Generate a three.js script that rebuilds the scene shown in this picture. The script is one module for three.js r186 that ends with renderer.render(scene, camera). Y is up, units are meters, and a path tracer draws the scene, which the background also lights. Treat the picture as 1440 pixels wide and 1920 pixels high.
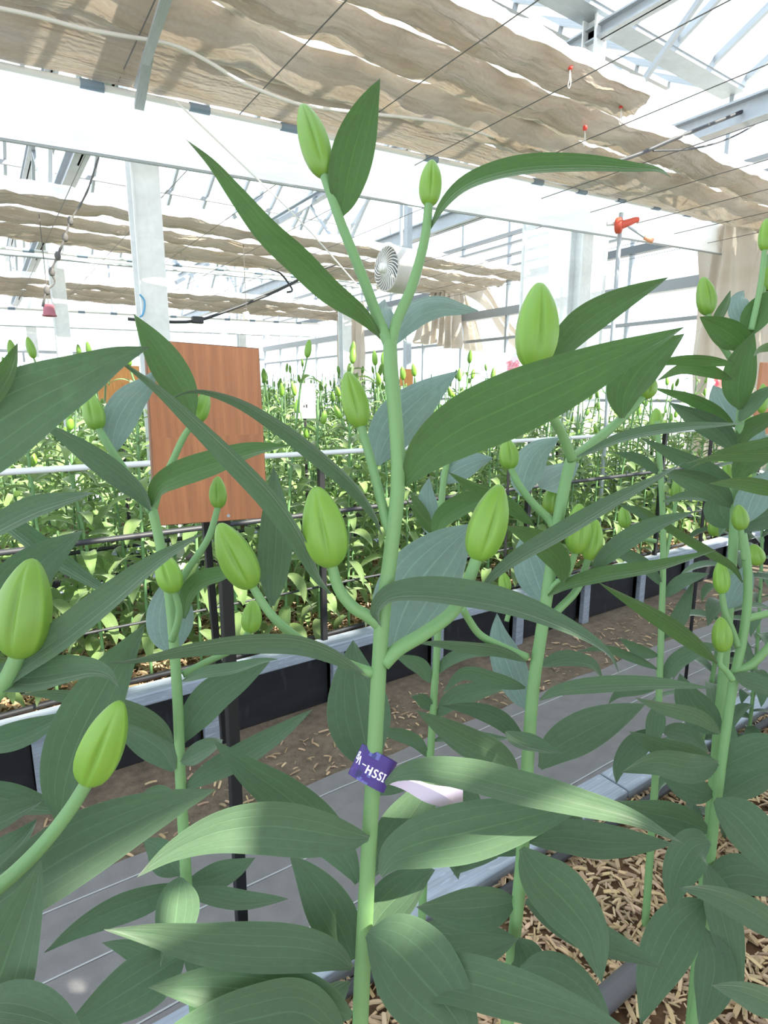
import * as THREE from 'three';
import { mergeGeometries } from 'three/addons/utils/BufferGeometryUtils.js';
import { RoundedBoxGeometry } from 'three/addons/geometries/RoundedBoxGeometry.js';
import { ImprovedNoise } from 'three/addons/math/ImprovedNoise.js';

// ------------------------------------------------------------------ camera, sky, sun, exposure
// x runs along the beds (right and away), -z runs across the beds (left and away), y is up, metres
const scene = new THREE.Scene();
const V3 = (x, y, z) => new THREE.Vector3(x, y, z);
const FOCAL = 1110, YAW = THREE.MathUtils.degToRad(56), PITCH = Math.atan(220 / FOCAL);
const EYE = V3(0, 1.31, 0);
const level = V3(Math.cos(YAW), 0, -Math.sin(YAW)), RIGHT = V3(Math.sin(YAW), 0, Math.cos(YAW));
const AHEAD = level.clone().multiplyScalar(Math.cos(PITCH)).add(V3(0, -Math.sin(PITCH), 0));
const UPWARD = level.clone().multiplyScalar(Math.sin(PITCH)).add(V3(0, Math.cos(PITCH), 0));
const camera = new THREE.PerspectiveCamera(THREE.MathUtils.radToDeg(2 * Math.atan(960 / FOCAL)), 1440 / 1920, 0.05, 200);
camera.position.copy(EYE);
camera.lookAt(EYE.clone().add(AHEAD));
scene.add(camera);

scene.background = new THREE.Color(0.80, 0.90, 1.0);
scene.backgroundIntensity = 2.0;
const SUNWARD = V3(0.30, 0.72, 0.66).normalize();
const sun = new THREE.DirectionalLight(new THREE.Color(1.0, 0.92, 0.77), 13);
sun.position.copy(SUNWARD).multiplyScalar(25).add(V3(2, 0, -4));
sun.target.position.set(2, 0, -4);
sun.castShadow = true;
sun.shadow.mapSize.set(4096, 4096);
Object.assign(sun.shadow.camera, { left: -14, right: 14, top: 14, bottom: -14, near: 1, far: 60 });
scene.add(sun, sun.target);

const renderer = new THREE.WebGLRenderer({ antialias: true });
renderer.toneMapping = THREE.LinearToneMapping;
renderer.toneMappingExposure = 1.42;
renderer.shadowMap.enabled = true;

// ------------------------------------------------------------------ helpers
function rng(seed) { let s = seed | 0; return () => { s = (s + 0x6d2b79f5) | 0; let t = Math.imul(s ^ (s >>> 15), 1 | s); t = (t + Math.imul(t ^ (t >>> 7), 61 | t)) ^ t; return ((t ^ (t >>> 14)) >>> 0) / 4294967296; }; }
const R = rng(11);
const perlin = new ImprovedNoise(), noise = (x, y = 0, z = 0) => perlin.noise(x, y, z);
const lerp = THREE.MathUtils.lerp, clamp = THREE.MathUtils.clamp;
const ray = (x, y) => AHEAD.clone().addScaledVector(RIGHT, (x - 720) / FOCAL).addScaledVector(UPWARD, -(y - 960) / FOCAL);
const at = (x, y, d) => EYE.clone().addScaledVector(ray(x, y), d);                       // a point at depth d
const atZ = (x, y, z) => { const r = ray(x, y); return EYE.clone().addScaledVector(r, (z - EYE.z) / r.z); };
const used = {};
function numbered(n) { used[n] = (used[n] ?? -1) + 1; return used[n] ? n + '_' + String(used[n]).padStart(3, '0') : n; }
function tag(o, label, category, group, kind) {
  if (label) o.userData.label = label;
  if (category) o.userData.category = category;
  if (group) o.userData.group = group;
  if (kind) o.userData.kind = kind;
  return o;
}
function thing(name, label, category, pos = V3(0, 0, 0), group, kind) {
  const o = new THREE.Group(); o.name = numbered(name); o.position.copy(pos); scene.add(o);
  return tag(o, label, category, group, kind);
}
function part(name, geo, mat, parent, world = false) {
  const m = new THREE.Mesh(geo, mat); m.name = name; m.castShadow = m.receiveShadow = true;
  if (world) geo.translate(-parent.position.x, -parent.position.y, -parent.position.z);
  parent.add(m); return m;
}
function solo(name, geo, mat, label, category, group, kind) {
  const m = new THREE.Mesh(geo, mat); m.name = numbered(name); m.castShadow = m.receiveShadow = true;
  geo.computeBoundingBox(); const c = geo.boundingBox.getCenter(V3(0, 0, 0)); c.y = geo.boundingBox.min.y;
  geo.translate(-c.x, -c.y, -c.z); m.position.copy(c); scene.add(m);
  return tag(m, label, category, group, kind);
}
function box(x0, x1, y0, y1, z0, z1, r = 0) {
  const w = Math.abs(x1 - x0), h = Math.abs(y1 - y0), d = Math.abs(z1 - z0);
  const g = r ? new RoundedBoxGeometry(w, h, d, 2, Math.min(r, w / 2.1, h / 2.1, d / 2.1)) : new THREE.BoxGeometry(w, h, d);
  const p = g.attributes.position, n = g.attributes.normal, uv = g.attributes.uv;
  g.translate((x0 + x1) / 2, (y0 + y1) / 2, (z0 + z1) / 2);
  for (let i = 0; i < p.count; i++) {                                                       // uv in metres
    const a = Math.abs(n.getX(i)), b = Math.abs(n.getY(i)), c = Math.abs(n.getZ(i));
    if (b >= a && b >= c) uv.setXY(i, p.getX(i), p.getZ(i)); else if (a >= c) uv.setXY(i, p.getZ(i), p.getY(i)); else uv.setXY(i, p.getX(i), p.getY(i));
  }
  return g;
}
function bar(a, b, w, h = w, r = 0) {                                                       // a box-section bar from a to b
  const L = a.distanceTo(b), g = r ? new RoundedBoxGeometry(w, h, L, 1, r) : new THREE.BoxGeometry(w, h, L);
  const m = new THREE.Matrix4().lookAt(b, a, Math.abs(b.clone().sub(a).normalize().y) > 0.95 ? V3(1, 0, 0) : V3(0, 1, 0));
  return g.applyMatrix4(m.setPosition(a.clone().add(b).multiplyScalar(0.5)));
}
function smooth(pts, n) { return new THREE.CatmullRomCurve3(pts, false, 'centripetal').getSpacedPoints(n); }
function tube(pts, r0, r1 = r0, n = 24, k = 8, color, bumps = 0) {                          // a tapering round tube, closed at both ends
  const P = pts.length > 2 ? smooth(pts, n) : Array.from({ length: 3 }, (_, i) => pts[0].clone().lerp(pts[1], i / 2));
  n = P.length - 1;
  const pos = [], uv = [], idx = [], T = V3(0, 0, 0), N = V3(0, 0, 0), B = V3(0, 0, 0);
  let len = 0;
  for (let i = 0; i <= n; i++) {
    T.subVectors(P[Math.min(i + 1, n)], P[Math.max(i - 1, 0)]).normalize();
    if (!i) N.set(Math.abs(T.y) < 0.9 ? 0 : 1, Math.abs(T.y) < 0.9 ? 1 : 0, 0);
    N.addScaledVector(T, -N.dot(T)).normalize(); B.crossVectors(T, N);
    if (i) len += P[i].distanceTo(P[i - 1]);
    const r = lerp(r0, r1, i / n) * (1 + bumps * noise(len * 60, r0 * 900, 3));
    for (let j = 0; j <= k; j++) {
      const a = (j / k) * 2 * Math.PI, c = Math.cos(a) * r, s = Math.sin(a) * r;
      pos.push(P[i].x + N.x * c + B.x * s, P[i].y + N.y * c + B.y * s, P[i].z + N.z * c + B.z * s); uv.push(j / k, len * 6);
    }
  }
  for (let i = 0; i < n; i++) for (let j = 0; j < k; j++) { const a = i * (k + 1) + j, b = a + k + 1; idx.push(a, a + 1, b, b, a + 1, b + 1); }
  for (const [row, flip] of [[0, 0], [n, 1]]) { const c = pos.length / 3; pos.push(P[row].x, P[row].y, P[row].z); uv.push(0.5, 0); for (let j = 0; j < k; j++) { const a = row * (k + 1) + j; flip ? idx.push(a, a + 1, c) : idx.push(a + 1, a, c); } }
  return finish(pos, uv, idx, color);
}
function finish(pos, uv, idx, color) {
  const g = new THREE.BufferGeometry();
  g.setAttribute('position', new THREE.Float32BufferAttribute(pos, 3));
  g.setAttribute('uv', new THREE.Float32BufferAttribute(uv, 2));
  if (color) { const c = new Float32Array(pos.length); for (let i = 0; i < c.length; i++) c[i] = color[i % 3]; g.setAttribute('color', new THREE.BufferAttribute(c, 3)); }
  g.setIndex(idx); g.computeVertexNormals(); return g;
}
const lathe = (pts, k = 28) => new THREE.LatheGeometry(pts.map(([r, y]) => new THREE.Vector2(r, y)), k);
function sheet(nu, nv, f, thick = 0) {                                                     // a surface from f(u, v)
  const pos = [], uv = [], idx = [];
  for (let i = 0; i <= nu; i++) for (let j = 0; j <= nv; j++) { const p = f(i / nu, j / nv); pos.push(p.x, p.y, p.z); uv.push(p.u ?? i / nu, p.v ?? j / nv); }
  for (let i = 0; i < nu; i++) for (let j = 0; j < nv; j++) { const a = i * (nv + 1) + j, b = a + nv + 1; idx.push(a, b, a + 1, b, b + 1, a + 1); }
  return finish(pos, uv, idx);
}

// ------------------------------------------------------------------ textures
function dataTex(w, h, f, srgb = false) {
  const d = new Uint8Array(w * h * 4);
  for (let y = 0; y < h; y++) for (let x = 0; x < w; x++) { const c = f(x / w, y / h, x, y), i = (y * w + x) * 4; for (let k = 0; k < 3; k++) d[i + k] = clamp(Array.isArray(c) ? c[k] : c, 0, 1) * 255; d[i + 3] = 255; }
  const t = new THREE.DataTexture(d, w, h); t.wrapS = t.wrapT = THREE.RepeatWrapping; t.magFilter = t.minFilter = THREE.LinearFilter; if (srgb) t.colorSpace = THREE.SRGBColorSpace; t.needsUpdate = true; return t;
}
const veinAt = (u) => { let v = 0; for (const [c, w, s] of [[0.5, 0.013, 1], [0.29, 0.009, 0.75], [0.71, 0.009, 0.75], [0.14, 0.008, 0.5], [0.86, 0.008, 0.5]]) v += s * Math.exp(-(((u - c) / w) ** 2)); return v; };
const leafColor = dataTex(256, 512, (u, v) => {
  const fine = 0.025 * noise(u * 80, v * 5, 1) + 0.05 * noise(u * 9, v * 22, 7) + 0.06 * noise(u * 5, v * 3, 11), speck = noise(u * 38, v * 120, 5) > 0.64 ? 0.22 : 0, dust = 0.05 * Math.max(0, noise(u * 16, v * 50, 13)), edge = Math.exp(-((Math.min(u, 1 - u) / 0.010) ** 2));
  const b = 0.70 + fine + 0.30 * Math.min(1, veinAt(u)) + speck + dust + 0.16 * edge; return [b * 1.0, b, b * 0.96];
});
const leafBump = dataTex(256, 512, (u, v) => 0.5 + 0.14 * Math.cos(u * Math.PI * 10) - 0.35 * Math.min(1, veinAt(u)) + 0.04 * noise(u * 60, v * 90, 2));
const stemBump = dataTex(64, 256, (u, v) => 0.5 + 0.3 * noise(u * 9, v * 40, 3) + 0.2 * noise(u * 22, v * 3, 9));
const clothBump = dataTex(512, 512, (u, v) => 0.5 + 0.3 * noise(u * 5, v * 22, 1) + 0.2 * noise(u * 14, v * 50, 5) + 0.1 * noise(u * 90, v * 90, 2));
const clothColor = dataTex(1024, 512, (u, v) => { const st = clamp(0.5 + 1.6 * noise(u * 4, v * 9, 21) + 0.5 * noise(u * 9, v * 60, 22), 0, 1), s = 0.84 + 0.10 * noise(u * 3, v * 26, 4) + 0.08 * noise(u * 11, v * 60, 8) + 0.05 * noise(u * 120, v * 120, 2); return [s * (1 - 0.10 * st), s * (0.985 - 0.16 * st), s * (0.97 - 0.24 * st)]; });
const woodColor = dataTex(512, 512, (u, v) => {
  const w = noise(u * 22 + 0.8 * noise(u * 3, v * 2, 4), v * 1.6, 2), f = noise(u * 120, v * 7, 6), pore = noise(u * 150, v * 9, 3) > 0.42 ? -0.12 : 0, k = 0.80 + 0.20 * w + 0.08 * f + pore; return [k, k * (0.97 + 0.04 * w), k * 0.95];
});
const greyWood = dataTex(512, 128, (u, v) => { const k = 0.72 + 0.16 * noise(u * 4, v * 30, 2) + 0.12 * noise(u * 10, v * 9, 8) + (noise(u * 30, v * 18, 5) > 0.4 ? 0.16 : 0); return [k, k, k * 1.01]; });
const steelColor = dataTex(256, 256, (u, v) => { const k = 0.86 + 0.10 * noise(u * 9, v * 9, 2) + 0.05 * noise(u * 40, v * 40, 8); return [k, k, k]; });
const grimeColor = dataTex(512, 256, (u, v) => { const s = noise(u * 40, v * 2.5, 1), k = 0.55 + 0.25 * noise(u * 7, v * 7, 3) + (s > 0.35 ? (s - 0.35) * 2.6 : 0); return [k, k, k * 1.02]; });
const soilColor = dataTex(512, 512, (u, v) => { const k = 0.62 + 0.2 * noise(u * 8, v * 8, 1) + 0.18 * noise(u * 30, v * 30, 2) + 0.16 * noise(u * 110, v * 110, 3); return [k, k * 0.95, k * 0.88]; });
const weaveColor = dataTex(512, 512, (u, v, x, y) => { const k = 0.72 + 0.07 * (((x >> 1) + (y >> 2)) & 1) + 0.05 * (x % 4 < 2 ? 1 : 0) + 0.10 * noise(u * 6, v * 6, 2) + 0.05 * noise(u * 60, v * 60, 4); return [k, k * 0.99, k * 0.99]; });
const weaveBump = dataTex(256, 256, (u, v, x, y) => 0.5 + 0.25 * Math.sin(x * 1.57) * Math.cos(y * 0.78));

// ------------------------------------------------------------------ materials
const std = (c, rough, extra = {}) => new THREE.MeshStandardMaterial({ color: new THREE.Color().setRGB(...c), roughness: rough, side: THREE.DoubleSide, ...extra });
const phys = (c, rough, extra = {}) => new THREE.MeshPhysicalMaterial({ color: new THREE.Color().setRGB(...c), roughness: rough, side: THREE.DoubleSide, ...extra });
const M = {
  leaf: phys([1, 1, 1], 0.92, { vertexColors: true, map: leafColor, bumpMap: leafBump, bumpScale: 0.0006, transmission: 0.44, thickness: 0, clearcoat: 0.3, clearcoatRoughness: 0.4 }),
  farLeaf: phys([0.95, 0.95, 0.95], 0.92, { vertexColors: true, transmission: 0.44, thickness: 0, clearcoat: 0.2, clearcoatRoughness: 0.45 }),
  stem: phys([1, 1, 1], 0.55, { vertexColors: true, bumpMap: stemBump, bumpScale: 0.0004, clearcoat: 0.1, clearcoatRoughness: 0.5 }),
  bud: phys([1, 1, 1], 0.45, { vertexColors: true, clearcoat: 0.15, clearcoatRoughness: 0.4 }),
  galv: std([0.48, 0.53, 0.58], 0.5, { map: steelColor, metalness: 0.25 }),
  column: std([0.88, 0.91, 0.93], 0.5, { map: steelColor, metalness: 0.1 }),
  darkSteel: std([0.17, 0.19, 0.21], 0.55, { metalness: 0.2 }),
  whiteBar: std([0.75, 0.78, 0.80], 0.5),
  rail: std([0.30, 0.32, 0.34], 0.5),
  glass: phys([0.97, 0.99, 1], 0, { transmission: 1, thickness: 0, ior: 1.5 }),
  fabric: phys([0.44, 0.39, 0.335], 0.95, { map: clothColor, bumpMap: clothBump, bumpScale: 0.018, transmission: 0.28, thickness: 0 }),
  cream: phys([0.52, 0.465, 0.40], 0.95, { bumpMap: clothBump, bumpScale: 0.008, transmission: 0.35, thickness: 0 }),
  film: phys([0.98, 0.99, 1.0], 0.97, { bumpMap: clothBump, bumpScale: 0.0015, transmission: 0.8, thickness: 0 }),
  clearFilm: phys([0.97, 0.985, 1], 0.80, { bumpMap: clothBump, bumpScale: 0.006, transmission: 0.9, thickness: 0 }),
  board: std([0.56, 0.24, 0.115], 0.5, { map: woodColor }),
  boardEdge: std([0.20, 0.10, 0.06], 0.7),
  orange: std([0.80, 0.36, 0.12], 0.6, { map: woodColor }),
  black: std([0.012, 0.012, 0.014], 0.55),
  hose: std([0.03, 0.032, 0.038], 0.5),
  greyPipe: std([0.10, 0.10, 0.11], 0.55),
  rim: std([0.40, 0.46, 0.54], 0.75, { map: greyWood }),
  panel: std([0.030, 0.032, 0.040], 0.6, { map: grimeColor }),
  soil: std([0.25, 0.205, 0.16], 0.95, { map: soilColor }),
  bedSoil: std([0.22, 0.13, 0.07], 0.95, { map: soilColor }),
  mat: std([0.26, 0.255, 0.26], 0.85, { map: weaveColor, bumpMap: weaveBump, bumpScale: 0.0008 }),
  matLine: std([0.42, 0.44, 0.46], 0.8),
  chip: std([1, 1, 1], 0.85),
  red: std([0.62, 0.09, 0.05], 0.5),
  paleOrange: std([0.85, 0.38, 0.22], 0.5),
  clipRed: std([0.75, 0.06, 0.05], 0.45),
  wire: std([0.12, 0.12, 0.12], 0.5),
  whiteWire: std([0.72, 0.72, 0.70], 0.55),
  rope: std([0.11, 0.105, 0.10], 0.8),
  pinkPot: std([0.36, 0.115, 0.15], 0.6),
  palePot: std([0.75, 0.66, 0.58], 0.6),
  blue: std([0.10, 0.35, 0.62], 0.5),
  clampBlue: std([0.20, 0.28, 0.38], 0.5),
  fan: std([0.62, 0.60, 0.57], 0.5, { map: steelColor }),
  fanGuard: std([0.75, 0.75, 0.74], 0.45),
  ground: std([0.42, 0.41, 0.38], 0.95),
  card: std([0.86, 0.88, 0.90], 0.5),
};
for (const t of [[M.soil, 1.2], [M.bedSoil, 1.5]]) { t[0].map = t[0].map.clone(); t[0].map.repeat.set(t[1], t[1]); t[0].map.needsUpdate = true; }
M.mat.map = weaveColor; weaveColor.repeat.set(3.4, 3.4); weaveBump.repeat.set(8, 8);
for (const t of [woodColor]) t.repeat.set(2.2, 1.8);
greyWood.repeat.set(1, 6);
grimeColor.repeat.set(0.8, 3);

// ------------------------------------------------------------------ the setting: ground, roof, walls
const GUT = [3.8, 0.4, -3.0, -6.4, -9.8, -13.2], X0 = -2.4, X1 = 5.6, EAVE = 3.84, RIDGE = 4.75;
solo('ground_outside', box(-40, 60, -0.3, -0.12, -60, 40), M.ground, null, null, null, 'structure');
solo('floor', box(X0 - 0.1, X1 + 0.1, -0.12, 0, GUT[5] - 0.1, GUT[0] + 0.1), M.soil, null, null, null, 'structure');
{
  const roof = thing('roof', null, null, V3(0, EAVE, 0), null, 'structure');
  const step = 1.0, paneMat = M.glass;
  const slope = Math.atan2(RIDGE - EAVE, 1.7), paneLen = Math.hypot(1.7, RIDGE - EAVE);
  const paneGeo = new THREE.BoxGeometry(step - 0.03, 0.004, paneLen - 0.04), barGeo = new THREE.BoxGeometry(0.035, 0.05, paneLen), flatGeo = new THREE.PlaneGeometry(step - 0.03, paneLen - 0.04).rotateX(-Math.PI / 2);
  for (let k = 0; k < 5; k++) for (const s of [0, 1]) {
    const zc = s ? GUT[k + 1] + 0.85 : GUT[k] - 0.85, tilt = s ? slope : -slope;
    for (let i = 0; i < 8; i++) {
      const p = part('pane', flatGeo, paneMat, roof); p.position.set(X0 + (i + 0.5) * step, (RIDGE - EAVE) / 2 + 0.03, zc); p.rotation.x = s ? -slope : slope;
    }
    for (let i = 0; i <= 16; i++) { const b = part('glazing_bar', barGeo, M.galv, roof); b.position.set(X0 + i * step / 2, (RIDGE - EAVE) / 2, zc); b.rotation.x = s ? -slope : slope; }
    for (const q of [0.36, 0.7]) { const z = s ? GUT[k + 1] + 1.7 * q : GUT[k] - 1.7 * q; part('purlin', box(X0, X1, (RIDGE - EAVE) * q - 0.09, (RIDGE - EAVE) * q - 0.04, z - 0.02, z + 0.02), M.rail, roof); }
  }
  for (let k = 0; k < 5; k++) part('ridge_bar', box(X0, X1, RIDGE - EAVE - 0.03, RIDGE - EAVE + 0.06, GUT[k] - 1.74, GUT[k] - 1.66), M.galv, roof);
  for (const z of GUT) part('gutter', mergeGeometries([box(X0, X1, -0.04, -0.01, z - 0.09, z + 0.09), box(X0, X1, -0.01, 0.10, z - 0.10, z - 0.08), box(X0, X1, -0.01, 0.10, z + 0.08, z + 0.10)]), M.galv, roof);
}
// columns and lattice girders
const colX = [0.72, 3.75];
for (const z of GUT.slice(0, 5)) for (const x of colX) {
  const c = thing('column', z === -3 && x < 1 ? 'white painted steel column behind the tall wooden board' : z === -3 ? 'grey steel column beside the hanging clear film' : z === -6.4 && x < 1 ? 'white steel column at the far left of the picture' : 'slim grey steel column holding the roof further back', 'column', V3(x, 0, z), z === -3 || (z === -6.4 && x < 1) ? null : 'distant roof columns', 'structure');
  part('flange', box(-0.06, 0.06, 0, EAVE - 0.04, -0.055, -0.045), M.column, c);
  part('flange', box(-0.06, 0.06, 0, EAVE - 0.04, 0.045, 0.055), M.column, c);
  part('web', box(-0.006, 0.006, 0, EAVE - 0.04, -0.045, 0.045), M.column, c);
  part('lip', box(-0.062, -0.054, 0, EAVE - 0.04, 0.056, 0.064), M.whiteBar, c);
  part('base_plate', box(-0.1, 0.1, 0, 0.012, -0.1, 0.1), M.galv, c);
}
for (const x of colX) {
  const g = thing('girder', null, null, V3(x, 2.8, 0), null, 'structure');
  for (const [n, y0, y1] of [['lower_chord', 0.0, 0.13], ['upper_chord', 0.86, 0.95]])
    part(n, mergeGeometries([box(-0.045, 0.045, y0, y0 + 0.012, GUT[5], GUT[0]), box(-0.045, 0.045, y1 - 0.012, y1, GUT[5], GUT[0]), box(-0.006, 0.006, y0, y1, GUT[5], GUT[0])]), M.galv, g);
  for (let z = GUT[0]; z > GUT[5] + 0.2; z -= 1.7) {
    part('web_bar', bar(V3(0, 0.12, z), V3(0, 0.87, z - 0.85), 0.03), M.galv, g);
    part('web_bar', bar(V3(0, 0.87, z - 0.85), V3(0, 0.12, z - 1.7), 0.03), M.galv, g);
  }
}
{ // knee brace at the nearest column, and raking tie bars in the farther bays
  const a = atZ(258, 165, -2.74), b = atZ(318, -25, -1.95), c = atZ(278, 100, -2.45);
  const t = thing('brace', 'grey angled steel brace rising from the near left column top', 'brace', a, null, 'structure');
  part('strut', bar(a, b, 0.03, 0.012), M.galv, t, true); part('strut', bar(a.clone().add(V3(0, -0.07, 0)), c, 0.035, 0.02), M.galv, t, true);
  const ties = [[440, 405, 545, 322, -6.8], [520, 415, 630, 350, -6.9], [300, 512, 330, 490, -9.7], [330, 530, 395, 492, -9.7], [100, 255, 82, 322, -6.35], [1165, 145, 1215, 70, -3.9]];
  for (const [x0, y0, x1, y1, z] of ties) { const p = atZ(x0, y0, z), q = atZ(x1, y1, z - 0.25), o = thing('tie_bar', null, null, p, null, 'structure'); part('strut', bar(p, q, 0.06, 0.05), M.galv, o, true); }
}
// glazed gable wall at the right, with mullions, rails, panes
function glazedWall(name, along, fixed, from, to, rails, mull, base) {
  const w = thing(name, null, null, along === 'z' ? V3(fixed, 0, 0) : V3(0, 0, fixed), null, 'structure');
  const B = (a0, a1, y0, y1, d) => (along === 'z' ? box(-d, d, y0, y1, a0, a1) : box(a0, a1, y0, y1, -d, d));
  part('plinth', B(from, to, 0, base, 0.05), M.rim, w);
  for (const [y, h, m, d] of rails) part('rail', B(from, to, y - h / 2, y + h / 2, d ?? 0.025), m, w);
  const ys = [base, ...rails.filter((r) => r[1] > 0.04).map((r) => r[0]), EAVE].sort((a, b) => a - b);
  for (let a = from; a <= to + 0.01; a += mull) part('mullion', B(a - 0.018, a + 0.018, base, EAVE, 0.02), M.galv, w);
  for (let a = from; a < to - 0.01; a += mull) for (let i = 0; i + 1 < ys.length; i++) {
    const g = new THREE.PlaneGeometry(mull - 0.04, ys[i + 1] - ys[i] - 0.03); const p = part('pane', g, M.glass, w);
    if (along === 'z') { p.rotation.y = -Math.PI / 2; p.position.set(0, (ys[i] + ys[i + 1]) / 2, a + mull / 2); } else p.position.set(a + mull / 2, (ys[i] + ys[i + 1]) / 2, 0);
  }
  return w;
}
glazedWall('wall_right', 'z', X1, GUT[5], 3.8, [[1.25, 0.03, M.rail], [2.01, 0.035, M.rail], [2.33, 0.1, M.rail, 0.05], [2.72, 0.075, M.darkSteel, 0.04], [2.86, 0.02, M.rail], [2.99, 0.02, M.rail], [3.12, 0.022, M.rail], [3.23, 0.04, M.rail]], 0.85, 0.6);
glazedWall('wall_back', 'x', GUT[5], X0, X1, [[1.25, 0.04, M.galv], [2.1, 0.05, M.galv], [2.7, 0.05, M.galv], [3.2, 0.03, M.galv]], 0.8, 0.5);
glazedWall('wall_left', 'z', X0, GUT[5], 3.8, [[1.6, 0.05, M.galv], [2.7, 0.05, M.galv]], 1.7, 0.5);
glazedWall('wall_front', 'x', GUT[0], X0, X1, [[1.6, 0.05, M.galv], [2.7, 0.05, M.galv]], 1.6, 0.5);

// ------------------------------------------------------------------ screens: folded shade curtains on wires, film valances
// one fold of a gathered screen: the belly between two wires, and the side that turns up beyond it, paled to stand for sun on it
function foldParts(x0, x1, za, zb, y, sag, seed, rise) {
  const nu = Math.round((x1 - x0) / 0.04);
  const belly = (x, q) => {
    const sc = Math.abs(Math.sin((x + seed * 0.37) * Math.PI / 0.56)), rough = noise(x * 2.3, q * 3 + seed * 5, seed), fine = noise(x * 7, q * 7, seed + 3);
    const hang = sag * (0.45 + 0.65 * Math.sqrt(sc)) * Math.pow(Math.sin(Math.PI * clamp(q * 1.02, 0, 1)), 0.8);
    return { x, y: y - hang + 0.016 * fine + 0.012 * rough + 0.010 * noise(x * 15, q * 12, seed + 5), z: lerp(za, zb, q) + 0.03 * rough + 0.03 * noise(x * 1.1, seed * 3, 2), u: x * 0.6, v: q * 0.35 };
  };
  const under = sheet(nu, 16, (u, v) => belly(lerp(x0, x1, u), v));
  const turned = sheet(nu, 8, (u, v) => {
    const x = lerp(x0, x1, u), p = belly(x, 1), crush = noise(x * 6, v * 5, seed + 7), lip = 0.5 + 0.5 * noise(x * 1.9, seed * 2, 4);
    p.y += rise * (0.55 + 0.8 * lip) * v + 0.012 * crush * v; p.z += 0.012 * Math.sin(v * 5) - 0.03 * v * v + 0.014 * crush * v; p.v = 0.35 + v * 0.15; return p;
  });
  return [under, turned];
}
const bays = [[0, 'near gathered shade curtain hanging in wide beige folds overhead'], [-3.4, 'second gathered shade curtain, its folds ending beside the round fan'], [-6.8, 'third gathered shade curtain, low folds level with the hanging pots'], [3.4, 'unseen added shade curtain overhead behind the viewer, shaped to shade the foreground'], [-10.0, 'farthest gathered shade curtain by the white back wall']];
for (const [dz, label] of bays) {
  const t = thing('shade_curtain', label, 'curtain', V3(1.6, 2.6, dz - 2.2), null);
  const far = dz < -1;
  const list = dz > 1 ? [[-3.30, -2.32, 0, 0.05, M.fabric], [-2.15, -1.80, 0.02, 0.06, M.fabric], [-1.82, -1.40, 0.02, 0.06, M.fabric]]  // first list: added curtain out of view, folds set to shade the foreground
    : far ? [[-2.74, -2.54, 0, 0.02, M.fabric], [-2.50, -2.22, 0.0, 0.05, M.fabric], [-2.05, -1.84, 0.01, 0.06, M.fabric], [-1.66, -1.46, 0.02, 0.05, M.fabric]]
    : [[-2.55, -2.22, 0.0, 0.06, M.fabric], [-2.20, -1.97, 0.0, 0.05, M.fabric], [-1.95, -1.76, 0.0, 0.05, M.fabric, 2.6]];
  list.forEach(([za, zb, y, sag, m, end], i) => {
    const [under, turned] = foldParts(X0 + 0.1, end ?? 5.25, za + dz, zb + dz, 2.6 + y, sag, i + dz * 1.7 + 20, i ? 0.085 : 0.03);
    part('fold', under, m, t, true); part('turned_edge', turned, M.film, t, true);  // edge made white to imitate sunlight on the fold crest
  });
  if (!dz) part('fold', sheet(190, 14, (u, v) => { const x = lerp(X0 + 0.1, 5.25, u), q = noise(x * 1.6, v * 3, 31); return { x, y: lerp(2.495 + 0.044 * x, 2.6, v) - 0.03 * Math.sin(Math.PI * v) + 0.014 * q + 0.008 * noise(x * 6, v * 9, 5), z: lerp(-2.79, -2.54, v) + 0.02 * q * Math.sin(Math.PI * v), u: x * 0.6, v: v * 0.4 }; }), M.fabric, t, true);
  if (dz > 1) for (const [a, b, z0, z1] of [[X0 + 0.1, 0.48, 1.05, 1.36], [1.14, 5.25, 1.05, 1.36], [0.45, 1.16, 1.17, 1.205], [0.78, 0.90, 1.05, 1.36]]) part('fold', foldParts(a, b, z0, z1, 2.62, 0.02, 71, 0)[0], M.fabric, t, true);  // added strips and gaps, shaped to drop sun patches on the near leaves
}
// support wires along z
for (let i = 0; i < 13; i++) {
  const x = -0.9 + i * 0.5;
  solo('support_wire', tube([V3(x, 2.528, 3.4), V3(x, 2.53, -13)], 0.0024, 0.0024, 2, 5), M.wire, 'thin dark wire running across under the curtain folds', 'wire', 'curtain support wires');
}
// rolled film valances on pipes
const pipeY = (x) => 2.47 + 0.044 * x;
function valance(z, label, x0, x1, drop, y0f) {
  const t = thing('film_valance', label, 'plastic film', V3((x0 + x1) / 2, y0f(1) - drop, z));
  part('film', sheet(90, 8, (u, v) => { const x = lerp(x0, x1, u); return { x, y: y0f(x) - drop * v * (1 + 0.06 * noise(x * 0.8, 1, z)), z: z - 0.015 * Math.sin(v * 3) + 0.02 * noise(x * 3.1, v * 1.5, z) + 0.012 * noise(x * 9, v * 4, z), u: x * 0.7, v }; }), M.film, t, true);
  part('pipe', tube([V3(x0, y0f(x0), z + 0.02), V3(x1, y0f(x1), z + 0.02)], 0.013, 0.013, 2, 10), M.whiteBar, t, true);
  part('hem_bar', tube([V3(x0, y0f(x0) - drop, z), V3(x1, y0f(x1) - drop, z)], 0.007, 0.007, 2, 8), M.galv, t, true);
  for (let x = Math.ceil(x0 / 0.42) * 0.42 + 0.04; x < x1 - 0.1; x += 0.42) part('clamp', tube([V3(x, y0f(x), z + 0.02), V3(x + 0.085, y0f(x + 0.085), z + 0.02)], 0.018, 0.018, 2, 10), M.clampBlue, t, true);
}
valance(-2.8, 'white plastic film strip rolled on a pipe below the near curtain', X0 + 0.1, 5.3, 0.24, pipeY);
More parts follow.
